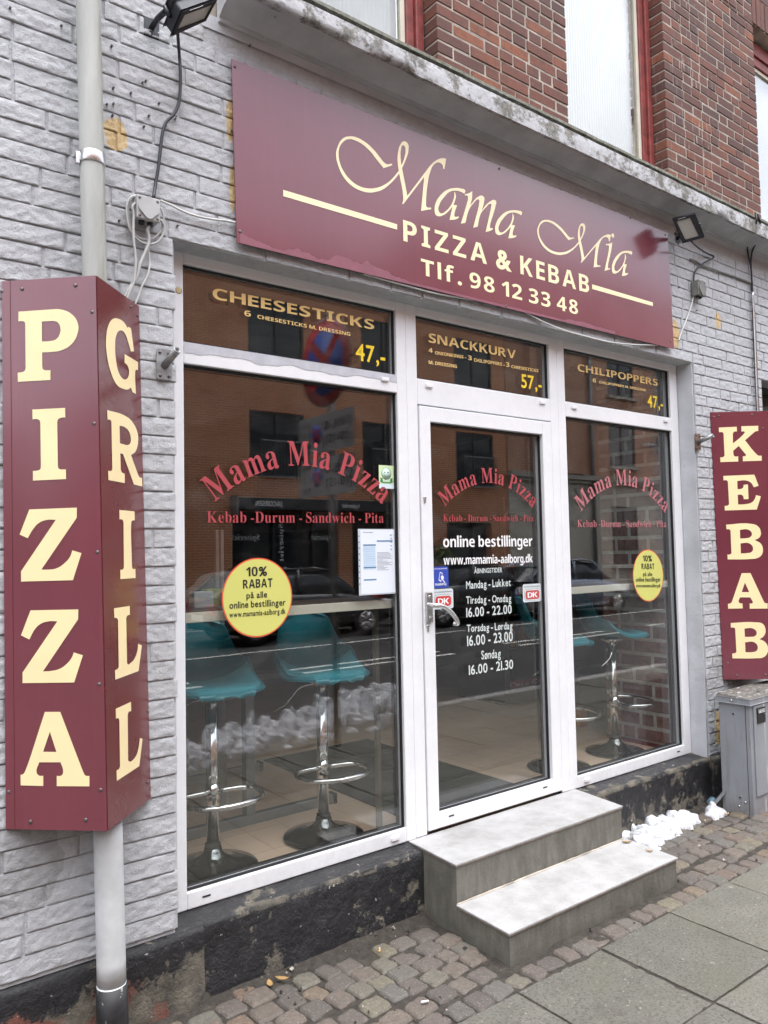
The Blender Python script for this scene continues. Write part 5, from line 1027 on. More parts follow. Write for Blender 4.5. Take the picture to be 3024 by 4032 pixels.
b = MB(); b.add([(1.0, .08, FL), (6.3, .08, FL), (6.3, 6.2, FL), (1.0, 6.2, FL)], [(0, 1, 2, 3)]); b.build('shop_floor', M['floor'], shop)
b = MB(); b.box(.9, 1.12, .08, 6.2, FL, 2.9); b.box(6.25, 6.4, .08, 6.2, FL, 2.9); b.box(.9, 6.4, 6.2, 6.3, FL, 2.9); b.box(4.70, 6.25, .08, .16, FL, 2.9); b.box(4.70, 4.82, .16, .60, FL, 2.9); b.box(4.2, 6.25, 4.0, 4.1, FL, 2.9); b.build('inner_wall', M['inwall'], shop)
b = MB(); b.box(.9, 6.4, .08, 6.3, 2.91, 2.95); b.build('ceiling', M['ceil'], shop)
b = MB(); b.box(1.12, 4.72, .09, .14, .15, FL-.002); b.build('window_sill', M['cream'], shop)
mm, b = b, MB(); rng = random.Random(40); brick_field(0, .50, FL+.02, 2.9, 0, d=.02, c=.100, bw=.26, gap=.011)
for i, vv in enumerate(b.v): b.v[i] = np.stack((4.672+vv[:, 1]*.5, .13+vv[:, 0], vv[:, 2]), 1)
M['slip'] = brick_m('brown brick slips', [(.22, .13, .12), (.32, .17, .15), (.38, .20, .17), (.27, .18, .165)], False)
b.build('brick_slip_wall', [M['slip'], mat('pale joint', (.62, .60, .55), .9, var=.2, vs=30)], shop, bevel=.003, seg=1)
b = MB(); b.box(4.655, 4.672, .13, .62, FL, FL+.02); b.build('skirting', M['redwood'], shop)
M['shelf'] = mat('cream shelf edge', (.80, .76, .64), .4, var=.05); M['shelf_top'] = mat('brown shelf top', (.12, .085, .07), .35)
for lab, x0, x1 in (('cream-edged window counter behind the left shop window', 1.125, 2.37), ('cream-edged window counter behind the right shop window', 3.50, 4.668)):
    t = thing('window_counter', lab, 'counter', ((x0+x1)/2, .2, FL)); b = MB(); b.box(x0, x1, .072, .36, 1.372, 1.414); b.build('counter_edge', M['shelf'], t, bevel=.003); b = MB(); b.box(x0+.003, x1-.003, .076, .358, 1.4145, 1.417); b.build('counter_top', M['shelf_top'], t)
    b = MB()
    for x in (x1-.06,) if x0 < 2 else (x0+.05, ): b.box(x, x+.022, .22, .245, FL, 1.371)
    b.build('leg', mat('dull brass leg', (.16, .14, .10), .5), t)
M['teal'] = mat('teal seat shell', (.022, .215, .265), .30, var=.06); M['teal_pad'] = mat('teal seat pad', (.055, .36, .43), .42, var=.08, vs=14); M['chrome'] = mat('chrome', (.72, .72, .72), .10, 1.0, .03); M['basem'] = mat('grey chrome base', (.22, .23, .235), .12, 1.0, .05)
def make_stool():
    t = thing('bar_stool', 'teal bar stool on a chrome pole behind the left window, nearest the left frame', 'bar stool', (0, 0, 0), 'teal bar stools at the window counters'); del LOC[t]
    prof = smooth_path([(.232, 1.050), (.218, 1.057), (.17, 1.060), (.10, 1.057), (.03, 1.055), (-.08, 1.057), (-.150, 1.078), (-.190, 1.13), (-.215, 1.21), (-.235, 1.29), (-.243, 1.342)], 6); nv = len(prof); al = np.concatenate(([0], np.cumsum(np.linalg.norm(np.diff(prof, axis=0), axis=1)))); al /= al[-1]
    def shell(dz, kx=1., rng_=None):
        P = []
        for i, (x, z) in enumerate(prof):
            if rng_ and not rng_[0] <= al[i] <= rng_[1]: continue
            f = al[i]; hw = .212*math.sqrt(max(.0, 1-(1-min(1, (f+.012)/.30))**2))+.006 if f < .29 else .218 if f < .52 else .218-.092*((f-.52)/.48)**1.1; hw *= kx
            if f > .94: hw *= math.sqrt(max(.02, 1-((f-.94)/.064)**2))*.55+.45
            row = []; g = min(1, max(0, (f-.22)/.38)); lift = .095*g*g*(3-2*g) if f < .58 else .085*max(0, 1-(f-.58)/.2); wrap = .075*min(1, max(0, (f-.40)/.25))*(1-.45*max(0, (f-.65)/.35))
            for u in np.linspace(-1, 1, 21):
                c = abs(u)**2.6; row.append((x+wrap*c-.035*u*u*(f < .03), u*hw, z+dz+lift*c))
            P.append(row)
        return np.array(P)
    A = shell(0); B = A.copy(); n = np.cross(np.gradient(A, axis=0).reshape(-1, 3), np.gradient(A, axis=1).reshape(-1, 3)); n /= np.linalg.norm(n, axis=1)[:, None]; B = B-np.sign(n[:, 2:3]*0+1).reshape(-1, 1).reshape(A.shape[:2]+(1,))*n.reshape(A.shape)*.012
    b = MB(); b.grid(A); b.grid(B[:, ::-1]); r = lambda Q: np.vstack((Q[0], Q[1:, -1], Q[-1, -2::-1], Q[-2:0:-1, 0])); a, c = r(A), r(B); m = len(a); b.add(np.vstack((a, c)), [(i, (i+1) % m, (i+1) % m+m, i+m) for i in range(m)], 0, True); b.build('seat_shell', M['teal'], t)
    C = shell(.024, .90, (.045, .50)); D = C.copy(); D[..., 2] -= .022; b = MB(); b.grid(C); a, c = r(C), r(D); m = len(a); b.add(np.vstack((a, c)), [(i, (i+1) % m, (i+1) % m+m, i+m) for i in range(m)], 0, True); b.build('seat_pad', M['teal_pad'], t, sub=1)
    b = MB(); b.lathe([(.012, 1.045), (.075, 1.04), (.075, 1.03), (.045, 1.015), (.034, 1.0)], (0, 0, 0), seg=24); b.build('seat_mount', M['chrome'], t)
    b = MB(); b.lathe([(.0275, FL+.09), (.0275, 1.01)], (0, 0, 0), seg=20); b.build('pole', M['chrome'], t)
    b = MB(); b.lathe([(.034, FL+.07), (.034, FL+.11), (.030, FL+.112)], (0, 0, 0), seg=20); b.build('collar', M['gasket'], t)
    b = MB(); b.lathe([(.193, FL+.001), (.196, FL+.007), (.19, FL+.014), (.14, FL+.024), (.09, FL+.038), (.055, FL+.058), (.040, FL+.078), (.036, FL+.095)], (0, 0, 0), seg=40); b.build('base', M['basem'], t)
    b = MB(); b.tube([(.0, -.03, .625), (.09, -.155, .62), (.18, -.165, .62), (.235, -.10, .62), (.245, 0, .62), (.235, .10, .62), (.18, .165, .62), (.09, .155, .62), (.0, .03, .625)][:0] or smooth_path([(.02, -.03, .622), (.03, -.14, .62), (.10, -.175, .62), (.19, -.15, .62), (.245, -.06, .62), (.245, .06, .62), (.19, .15, .62), (.10, .175, .62), (.03, .14, .62), (.02, .03, .622)], 5), .0115, 10); b.build('footrest', M['chrome'], t)
    b = MB(); b.lathe([(.031, .585), (.031, .655)], (0, 0, 0), seg=20); b.build('footrest_sleeve', M['chrome'], t)
    b = MB(); b.tube(smooth_path([(0, -.03, 1.018), (-.03, -.10, 1.0), (-.07, -.15, .93), (-.14, -.19, .88)], 5), .0045, 7); b.build('lift_lever', M['chrome'], t); return t
s0 = make_stool(); spots = [(1.471, .300, -96, None), (2.044, .305, -98, 'teal bar stool on a chrome pole behind the left window, beside the door frame'), (4.361, .335, -34, 'teal bar stool on a chrome pole right in front of the inner brick wall'), (3.80, .345, -48, 'teal bar stool half hidden by the frame between door and right window')]
for x, y, a, lab in spots:
    if lab is None: o = s0
    else:
        o = s0.copy(); COL.objects.link(o); o['label'] = lab
        for ch in list(s0.children):
            c = ch.copy(); COL.objects.link(c); c.parent = o
    o.location = (x, y, 0); o.rotation_euler = (0, 0, math.radians(a))
M['mat'] = mat('charcoal entrance mat', (.026, .030, .030), .95, var=.2, vs=60, bump=.6, bs=160)
b = MB(); b.box(2.485, 3.325, .17, 1.71, FL+.001, FL+.010); 
for x in (2.76, 3.04): b.box(x, x+.004, .171, 1.709, FL+.010, FL+.0108)
for y in (.55, .93, 1.32): b.box(2.486, 3.324, y, y+.004, FL+.0101, FL+.0109)
tag(b.build('entrance_mat', M['mat']), 'charcoal ribbed entrance mat on the tan floor behind the door', 'mat')
M['alu'] = mat('grey aluminium', (.22, .225, .23), .4, .5)
t = thing('cafe_table', 'dark topped table on grey T-shaped feet inside behind the left stools', 'table', (1.86, 1.12, FL))
b = MB(); b.box(1.40, 2.33, .66, 1.58, 1.005, 1.035); b.build('tabletop', mat('dark table top', (.03, .025, .022), .4), t, bevel=.004)
for y in (.706, 1.535):
    b = MB(); b.prism([(1.30, y-.028, FL), (1.30, y+.028, FL), (1.30, y+.02, FL+.048), (1.30, y-.02, FL+.048)], (1.06, 0, 0)); b.build('foot_bar', M['alu'], t, bevel=.004)
    b = MB(); b.box(2.352, 2.372, y-.032, y+.032, FL, FL+.055); b.build('foot_cap', M['gasket'], t, bevel=.004)
    b = MB(); b.box(1.83, 1.88, y-.025, y+.025, FL+.05, 1.004); b.build('leg', M['alu'], t, bevel=.003)
t = thing('aluminium_post', 'slim grey aluminium post with a thicker foot standing behind the left stool', 'post', (1.845, 1.0, FL))
b = MB(); b.box(1.82, 1.87, .98, 1.03, FL, .86); b.build('foot_sleeve', M['alu'], t, bevel=.004); b = MB()
for x in (1.822, 1.850): b.box(x, x+.018, .99, 1.02, .86, 1.78)
b.build('profile', mat('pale aluminium', (.5, .5, .5), .35, .6), t)
def plastic_m():
    t = NT('clear plastic bag'); t.base((.75, .77, .78)); t.set(rough=.12); t.b.inputs['Alpha'].default_value = .16; t.bump(t.noise(28, 5, .6, (1, 1, 1), 1.2), 1.0, .02); return t.m
M['plastic'] = plastic_m()
def bag(label, x, y, z, rx, ry, h, seed, stuff):
    t = thing('plastic_bag', label, 'bag', (x, y, z)); b = MB(); u = np.linspace(0, 2*math.pi, 37); P = np.zeros((14, 37, 3))
    for j, q in enumerate(np.linspace(0, 1, 14)):
        for i, a in enumerate(u): k = (1-.62*q**1.6)*(1+.0*a); P[j, i] = (math.cos(a)*k, math.sin(a)*k, q)
    v = P.reshape(-1, 3); n = fbm(v+seed, 2.6, 4, 3, .65); s = .66+.68*n; v = np.stack((x+v[:, 0]*rx*s, y+v[:, 1]*ry*s, z+v[:, 2]*h*(.7+.6*fbm(v+seed, 2, 3, 8))), 1).reshape(P.shape); v[:, -1] = v[:, 0]; b.grid(v); b.build('bag', M['plastic'], t)
    for c, (dx, dy, dz, a) in stuff: b = MB(); b.box(x+dx-a, x+dx+a, y+dy-a*.7, y+dy+a*.7, z+.003+dz, z+dz+a*1.6); b.build('packet', mat('packet', c, .5), t, bevel=.006)
bag('crumpled clear plastic bag with packets on the left window counter', 1.46, .20, 1.418, .19, .10, .14, 3, (((.45, .02, .03), (.05, 0, 0, .04)), ((.55, .56, .56), (-.07, .02, 0, .045)), ((.25, .26, .04), (0, .04, .0, .05))))
bag('small clear plastic bag at the right end of the right window counter', 4.52, .17, 1.418, .10, .07, .17, 9, (((.7, .7, .7), (0, 0, 0, .04)),))
F0, F1 = PY(1.9).at(1985, 2600), PY(1.9).at(2175, 2600); x0, x1 = F0[0], F1[0]+.1
t = thing('drinks_fridge', 'dark drinks fridge with bottles inside the shop seen through the door', 'fridge', ((x0+x1)/2, 2.2, FL))
b = MB(); 
for u in ((x0, x0+.04, 1.9, 2.5, FL, 2.1), (x1-.04, x1, 1.9, 2.5, FL, 2.1), (x0+.04, x1-.04, 2.46, 2.5, FL, 2.1), (x0+.04, x1-.04, 1.9, 2.46, 2.0, 2.1), (x0+.04, x1-.04, 1.9, 2.46, FL, FL+.12)): b.box(*u)
b.build('cabinet', mat('dark fridge', (.05, .05, .055), .4), t); b = MB(); b.box(x0, x0+.035, 1.87, 1.899, FL+.1, 2.1); b.box(x1-.035, x1, 1.87, 1.899, FL+.1, 2.1); b.box(x0+.035, x1-.035, 1.87, 1.899, FL+.1, FL+.14); b.build('fridge_door', M['alu'], t)
b = MB()
for z in (.75, 1.05, 1.35, 1.65): b.box(x0+.041, x1-.041, 1.93, 2.45, z, z+.01)
b.build('shelf', M['alu'], t); fl = PY(1.9).at(2070, 2690); b = MB(); b.box(x0+.04, x1-.04, 1.915, 1.928, fl[2]-.035, fl[2]+.03); rs = b.build('red_strip', mat('red strip', (.35, .02, .02), .4), t)
b = MB(); v_, f_ = layout('Coca Cola', 'serif'); b.add(np.stack((x0+.07+(x1-x0-.2)*v_[:, 0]/v_[:, 0].max(), np.full(len(v_), 1.9135), fl[2]-.018+v_[:, 1]*.05), 1), f_); b.build('lettering', M['white_film'], rs)
rg = random.Random(3)
for z in (.76, 1.06, 1.36):
    for i in range(5):
        bx = x0+.10+i*(x1-x0-.2)/4; b = MB(); b.lathe([(.03, 0), (.032, .01), (.032, .13), (.012, .19), (.012, .22)], (bx, 2.02, z+.001), seg=12); c = rg.choice(((.05, .015, .01), (.02, .12, .03), (.3, .12, .02)))
        o = b.build('bottle', mat('bottle', c, .15)); o['label'] = 'bottle on a shelf in the drinks fridge'; o['category'] = 'bottle'; o['group'] = 'bottles in the drinks fridge'
for lab, px, py, Y_, w, h, c in (('black crate of kitchen gear on the floor behind the right stools', 2330, 2720, 1.05, .30, .42, (.02, .02, .022)), ('small orange carton on the floor behind the right stools', 2292, 2655, .93, .09, .14, (.55, .20, .05)), ('dark appliance with a grey top on the floor behind the right stools', 2390, 2690, 1.25, .2, .62, (.035, .036, .04))):
    p = PY(Y_).at(px, py); b = MB(); b.box(p[0]-w/2, p[0]+w/2, Y_, Y_+w*.8, FL+.0005, FL+h); b.box(p[0]-w/2+.01, p[0]+w/2-.01, Y_+.01, Y_+w*.8-.01, FL+h, FL+h+.012); tag(b.build('crate' if w > .25 else 'carton' if w < .1 else 'appliance', mat('clutter', c, .5, var=.25), bevel=.008), lab, 'crate' if w > .25 else 'carton' if w < .1 else 'appliance')
# the neighbouring doorway to the right of the KEBAB sign
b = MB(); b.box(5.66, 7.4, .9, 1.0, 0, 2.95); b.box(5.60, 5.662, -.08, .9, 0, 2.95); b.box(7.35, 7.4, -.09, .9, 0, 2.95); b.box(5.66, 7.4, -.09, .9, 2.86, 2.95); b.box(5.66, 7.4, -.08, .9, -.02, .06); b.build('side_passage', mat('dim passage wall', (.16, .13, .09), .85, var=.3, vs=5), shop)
b = MB(); b.box(5.68, 7.35, .02, .10, 2.62, 2.70); b.box(5.68, 7.35, .02, .10, 2.80, 2.858); b.build('passage_beam', mat('dark beam', (.025, .022, .02), .7), shop)
# ================================================================ THE STREET BEHIND THE CAMERA (seen mirrored in the glass)
def asphalt_m():
    t = NT('asphalt'); t.base(t.ramp(t.noise(40, 6, .7), (.3, (.026, .026, .028)), (.7, (.048, .047, .046)))); t.set(rough=.85); t.bump(t.noise(140, 3), .3, .004); return t.m
M['asphalt'] = asphalt_m(); M['kerb'] = mat('granite kerb', (.30, .29, .28), .8, var=.2, vs=30); M['line'] = mat('road paint', (.68, .67, .62), .7, var=.12, vs=6)
b = MB(); b.add([(-70, -3.45, -.11), (70, -3.45, -.11), (70, -13.0, -.11), (-70, -13.0, -.11)], [(0, 3, 2, 1)]); tag(b.build('road', M['asphalt']), None, None, None, 'structure')
b = MB(); b.box(-70, 70, -3.45, -3.30, -.2, .003); b.box(-70, 70, -13.15, -13.0, -.2, .003); tag(b.build('kerb', M['kerb'], bevel=.012), None, None, None, 'structure')
b = MB(); b.box(-70, 70, -16, -13.15, -.2, 0); b.box(-70, -.35, -3.3, .0, -.2, -.003); b.box(12.6, 70, -3.3, 0, -.2, -.003); b.box(-.35, 12.6, -3.3, -3.27, -.2, -.003); tag(b.build('far_pavement', M['slab']), None, None, None, 'structure')
b = MB()
for y, w, L, g in ((-6.9, .10, 3, 1.6), (-7.3, .10, 3, 1.6), (-9.6, .10, 80, 0)):
    x = -40
    while x < 60: b.add([(x, y-w/2, -.106), (x+L, y-w/2, -.106), (x+L, y+w/2, -.106), (x, y+w/2, -.106)], [(0, 1, 2, 3)]); x += L+g if g else 200
tag(b.build('road_marking', M['line']), None, None, None, 'structure')
cells = []; rg = random.Random(5)
for i in range(520):
    x = rg.uniform(2.2, 5.6); big = min(1, max(0, (x-2.6)/2.6)); y = -3.25-.18*(x-2.6)+rg.gauss(0, .24); r = rg.uniform(.022, .070)*(.6+.6*big); cells.append((x, y, r, rg.uniform(.02, .21)*(.35+.65*big)+.01))
snow_heap('snow_bank', '', cells, 15, .015, 'stuff', 1.25)
def fbrick(name, c1, c2, mo, sc=1.):
    t = NT(name); bk = t.node('ShaderNodeTexBrick'); bk.inputs['Scale'].default_value = sc; bk.inputs['Brick Width'].default_value = .24; bk.inputs['Row Height'].default_value = .0667; bk.inputs['Mortar Size'].default_value = .010
    for k, c in (('Color1', c1), ('Color2', c2), ('Mortar', mo)): bk.inputs[k].default_value = (*c, 1)
    cb = t.node('ShaderNodeCombineXYZ'); t.con(t.math('ADD', t.sep(0), t.sep(1)), cb.inputs[0]); t.con(t.sep(2), cb.inputs[1]); t.con(cb.outputs[0], bk.inputs['Vector'])
    t.base(t.mix(t.ramp(t.noise(1.2, 5), (.4, (0, 0, 0)), (.7, (.4, .4, .4))), bk.outputs[0], tuple(np.array(c1)*.6))); t.set(rough=.85); t.bump(bk.outputs['Fac'], -.4, .006); return t.m
M['fb1'] = fbrick('brown far brick', (.45, .135, .050), (.52, .180, .072), (.60, .45, .32)); M['fb2'] = fbrick('red far brick', (.42, .17, .09), (.46, .21, .12), (.5, .42, .34)); M['fplast'] = mat('cream far plaster', (.5, .46, .39), .85, var=.12, vs=2)
M['fframe'] = mat('dark far frame', (.035, .038, .042), .5); M['fglass'] = mat('dark far glass', (.030, .036, .042), .05, ior=1.5); M['fsill'] = mat('far sill', (.36, .33, .29), .8)
FY = -14.94
def far_window(par, x0, x1, z0, z1, rail=False, sill=False, lit=.0):
    b = MB(); b.box(x0, x1, FY-.10, FY-.06, z0, z1); w = b.build('window', M['fglass'], par); b = MB(); m = (x0+x1)/2
    for u in ((x0, x0+.06, z0, z1), (x1-.06, x1, z0, z1), (m-.04, m+.04, z0, z1), (x0+.06, m-.04, z1-.06, z1), (m+.04, x1-.06, z1-.06, z1), (x0+.06, m-.04, z0, z0+.06), (m+.04, x1-.06, z0, z0+.06)): b.box(u[0], u[1], FY-.055, FY-.02, u[2], u[3])
    if sill: 
        for z in (z0+(z1-z0)*.62,): b.box(x0+.06, m-.04, FY-.055, FY-.02, z-.03, z+.03); b.box(m+.04, x1-.06, FY-.055, FY-.02, z-.03, z+.03)
    b.build('frame', M['fframe'], w)
    if rail:
        b = MB(); b.box(m-.55, x1+.12, FY+.08, FY+.11, z0+.92, z0+.96); b.box(m-.55, x1+.12, FY+.08, FY+.11, z0-.04, z0)
        for x in np.arange(m-.54, x1+.12, .1): b.box(x, x+.014, FY+.088, FY+.102, z0, z0+.92)
        b.build('railing', M['alu'], w)
    if sill: b = MB(); b.box(x0-.1, x1+.1, FY+.003, FY+.14, z0-.12, z0-.02); b.build('sill', M['fsill'], w)
def wall_with_holes(b, x0, x1, z0, z1, holes, d=.35, mi=0):
    xs = sorted({x0, x1, *[h[0] for h in holes], *[h[1] for h in holes]}); zs = sorted({z0, z1, *[h[2] for h in holes], *[h[3] for h in holes]})
    for i in range(len(xs)-1):
        run = None
        for j in range(len(zs)-1):
            cx, cz = (xs[i]+xs[i+1])/2, (zs[j]+zs[j+1])/2; solid = not any(h[0] < cx < h[1] and h[2] < cz < h[3] for h in holes)
            if solid: b.box(xs[i], xs[i+1], FY-d, FY, zs[j], zs[j+1], mi)
f1 = thing('brown_brick_block', 'modern brown brick block with French balconies and a dark eatery across the road', 'building', (4, FY, 0))
H1 = []; 
for c in (-11.5, -7.9, -4.3, -.7, 2.9, 6.56, 10.2, 13.83, 17.45): H1 += [(c-.84, c+.84, 3.70, 5.42), (c-.84, c+.84, 6.84, 8.45)]
shopf = [(8.85, 15.2, .25, 2.75), (16.15, 18.1, .1, 2.53), (-10, -5, .25, 2.7), (-3, 2, .25, 2.7), (3.5, 7.6, .25, 2.7)]
b = MB(); wall_with_holes(b, -14, 18.9, 0, 10.3, H1+shopf); b.box(-14, 18.9, -24, FY-.35, 0, 10.3); b.build('wall', M['fb1'], f1)
for h in H1: far_window(f1, *h, rail=h[2] < 5)
for h in shopf:
    b = MB(); b.box(h[0], h[1], FY-.3, FY-.26, h[2], h[3]); w = b.build('shop_glass', M['fglass'], f1); b = MB()
    for x in np.arange(h[0], h[1], 1.25): b.box(x, x+.09, FY-.25, FY-.15, h[2], h[3])
    b.build('frame', M['fframe'], w)
b = MB(); 
for x in (12.1, ): b.box(x, x+.46, FY-.255, FY+.002, .0, 2.75)
b.build('brick_pier', M['fb1'], f1)
def far_text(par, s, x0, x1, z, h, m, y=FY+.002, style='bold'):
    v_, f_ = layout(s, style); u = v_[:, 0]/v_[:, 0].max(); b = MB(); b.add(np.stack((x1-(x1-x0)*u, np.full(len(v_), y), z+v_[:, 1]/.714*h), 1), f_); return b.build('lettering', m, par)
t = thing('awning', 'long black cassette awning over the eatery across the road', 'awning', (11.9, FY, 2.8)); b = MB(); b.box(8.84, 15.0, FY+.005, FY+.32, 2.78, 3.10); b.build('cassette', M['fframe'], t, bevel=.02); b = MB(); b.box(8.80, 8.86, FY+.0, FY+.36, 2.62, 3.14); b.build('end_cap', M['alu'], t)
far_text(t, 'JACOBSEN', 9.35, 10.15, 2.88, .13, M['white_film'], FY+.325); far_text(t, 'Spiseriet', 12.0, 12.6, 2.88, .13, M['white_film'], FY+.325, 'serif')
far_text(f1, 'Spiseriet', 8.9, 9.7, 2.02, .16, M['grey_film'], FY-.14, 'serif'); far_text(f1, 'Spiseriet', 11.3, 11.95, 2.02, .16, M['grey_film'], FY-.14, 'serif')
v_, f_ = layout('Spiseriet', 'serif'); b = MB(); L = v_[:, 0].max(); b.add(np.stack((10.42-v_[:, 1]/.714*.14, np.full(len(v_), FY-.138), 2.45-v_[:, 0]/L*1.0), 1), f_); b.build('lettering', M['white_film'], f1)
f2 = thing('red_brick_house', 'older red brick house with cream ground floor across the road', 'building', (26, FY, 0))
H2 = [(c-.8, c+.8, z0, z1) for c in (25.3, 29.2, 33.1) for z0, z1 in ((4.75, 6.35), (7.43, 9.1))]; G2 = [(c-.8, c+.8, 1.0, 3.2) for c in (25.3, 29.2, 33.1)]
b = MB(); wall_with_holes(b, 18.95, 38, 4.1, 11.6, H2); b.box(18.95, 38, -24, FY-.35, 0, 11.6); wall_with_holes(b, 20.2, 22.6, 4.1, 11.6, [], 0); b.box(19.9, 22.7, FY+.001, FY+.25, 4.3, 11.6); b.build('wall', M['fb2'], f2)
b = MB(); wall_with_holes(b, 18.95, 38, 0, 4.1, G2); b.box(18.95, 38, FY+.001, FY+.12, 3.98, 4.10); b.build('base_wall', M['fplast'], f2); b = MB(); b.box(18.9, 38.1, FY+.001, FY+.22, 4.101, 4.28); b.build('cornice', M['fsill'], f2)
for h in H2+G2: far_window(f2, *h, sill=True)
b = MB(); b.tube([(23.3, FY+.12, 11.5), (23.3, FY+.12, .1)], .07, 10); b.build('drainpipe', M['alu'], f2); b = MB(); b.prism([(18.8, FY+.3, 11.6), (18.8, -19.5, 15), (18.8, -24.2, 11.6)], (19.4, 0, 0)); b.build('roof', mat('far roof tiles', (.12, .06, .045), .8), f2)
def block(name, lab, x0, x1, y0, y1, h, m, loc, front):
    t = thing(name, lab, 'building', loc); b = MB(); b.box(x0, x1, y0, y1, 0, h); b.build('wall', m, t); b = MB(); b.prism([(x0-.2, y0-.2, h), (x0-.2, (y0+y1)/2, h+3), (x0-.2, y1+.2, h)], (x1-x0+.4, 0, 0)); b.build('roof', M['kerb'], t)
    for z in np.arange(1.2, h-1.5, 2.9):
        if front in 'EW':
            xx = x1 if front == 'E' else x0
            for y in np.arange(y0+1.2, y1-1.5, 2.6): b = MB(); b.box(xx-.03, xx+.03, y, y+1.2, z, z+1.6); b.build('window', M['fglass'], t)
        else:
            for x in np.arange(x0+1.2, x1-1.5, 2.8): b = MB(); b.box(x, x+1.2, y1-.03 if front == 'N' else y0-.03, y1+.03 if front == 'N' else y0+.03, z, z+1.6); b.build('window', M['fglass'], t)
block('street_house', 'grey rendered house far down the street to the left', -60, -50, -14, 6, 9, M['fplast'], (-55, -4, 0), 'E'); block('street_house', 'brick house beyond the brown block on the far side of the road', -46, -14.3, -24, FY, 9.5, M['fb2'], (-30, FY, 0), 'N'); block('street_house', 'pale house beyond the red brick house on the far side of the road', 38.4, 58, -24, FY, 10.5, M['fplast'], (48, FY, 0), 'N')
block('street_house', 'brick house adjoining the shop further left', -48, -1.65, .0, 9, 7.5, M['fb1'], (-25, 0, 0), 'S'); block('street_house', 'rendered house adjoining the shop further right', 9.05, 45, .0, 9, 7.5, M['fplast'], (27, 0, 0), 'S')
# parked cars
def car(label, x, y, col, L=4.3, W=1.76, face=1, name='parked_car', hatch=True):
    t = thing(name, label, 'car', (x, y, -.11)); Z = -.11; paint = mat('car paint', col, .22, .25, var=.03, coat=1.); h = L/2
    st = [(-h, .42, .62, .62), (-h+.06, .30, .78, .74), (-h+.5, .22, .92, .84), (-h+1.3, .2, .96, .88), (0, .2, .95, .88), (h-1.5, .2, .93, .88), (h-.7, .22, .83, .84), (h-.18, .26, .70, .74), (h, .40, .55, .58)]
    b = MB(); P = []
    for u, zl, zt, hw in st:
        P.append([(x+u*face, y+s*hw*k, Z+z) for s, k, z in ((-1, .80, zl), (-1, .97, zl+.08), (-1, 1, (zl+zt)/2), (-1, .97, zt-.10), (-1, .88, zt), (0, .0, zt+.02), (1, .88, zt), (1, .97, zt-.10), (1, 1, (zl+zt)/2), (1, .97, zl+.08), (1, .80, zl))])
    b.grid(np.array(P)); b.add(P[0], [tuple(range(11))]); b.add(P[-1], [tuple(range(11))]); b.build('body', paint, t)
    roof = [(-h+.15, .95, .60), (-h+.55, 1.30, .56), (-h+1.1, 1.43, .56), (.1, 1.46, .57), (.55, 1.40, .57), (h-1.05, .95, .66)]
    b = MB(); P = [[(x+u*face, y+s*(hw+.10*(1-(z-.9)/.56)), Z+zz) for s, zz in ((-1, .90), (-1, .90+(z-.90)*.9))]+[(x+u*face, y, Z+z+.015)]+[(x+u*face, y+s*(hw+.10*(1-(z-.9)/.56)), Z+zz) for s, zz in ((1, .90+(z-.90)*.9), (1, .90))] for u, z, hw in roof]; b.grid(np.array(P)); b.build('windows', M['fglass'], t)
    b = MB(); P = [[(x+u*face, y+s*(hw-.01), Z+z+.012) for s in np.linspace(-1, 1, 7)] for u, z, hw in roof[1:5]]; b.grid(np.array(P)); b.build('roof', paint, t)
    b = MB()
    for s in (-1, 1):
        for i in range(len(roof)-1):
            a, c = roof[i], roof[i+1]; f = lambda q: (x+q[0]*face, y+s*(q[2]+.012), Z+q[1]); b.tube([f(a), f(c)], .028, 6)
        b.tube([(x-.25*face, y+s*.668, Z+.92), (x-.22*face, y+s*.585, Z+1.43)], .035, 6)
    b.build('pillars', paint, t)
    for u in (-h+.82, h-.88):
        for s in (-1, 1):
            c = (x+u*face, y+s*(W/2-.11), Z+.315); w = thing_part('wheel', t); b = MB(); b.lathe([(.20, -.09), (.30, -.10), (.315, -.07), (.315, .07), (.30, .10), (.20, .09)], c, (0, s, 0), 28); b.build('tyre', M['gasket'], w); b = MB(); b.lathe([(.205, .05), (.205, .092), (.19, .095)], c, (0, s, 0), 24)
            for k in range(5):
                a = 2*math.pi*k/5; p = np.array(c)+np.array((0, s*.10, 0)); q = p+np.array((math.cos(a), 0, math.sin(a)))*.19; b.tube([p, q], [.04, .03], 6)
            b.build('rim', M['steel'], w)
    for u, c, nm in ((h-.14, (.7, .72, .75), 'headlight'), (-h+.02, (.35, .02, .02), 'tail_light')):
        for s in (-1, 1): b = MB(); b.box(min(x+u*face-.07, x+u*face+.07), max(x+u*face-.07, x+u*face+.07), y+s*.60-.14, y+s*.60+.14, Z+.62, Z+.74 if u > 0 else Z+.84); b.build(nm, mat('car lamp', c, .15), t, bevel=.02)
    b = MB(); xx = x-h*face; b.box(xx-.012, xx+.02, y-.26, y+.26, Z+.50, Z+.61); b.build('number_plate', M['white_film'], t)
    return t
def thing_part(nm, par):
    o = link(bpy.data.objects.new(nm, None)); o.parent = par; o.empty_display_size = .1; return o
car('black hatchback parked across the road before the eatery', 8.4, -11.2, (.012, .012, .014)); car('dark estate car parked across the road beyond the black hatchback', 13.3, -11.2, (.02, .022, .026), 4.5)
car('silver blue hatchback standing across the road opposite the door', 16.3, -10.6, (.22, .25, .33), 4.2)
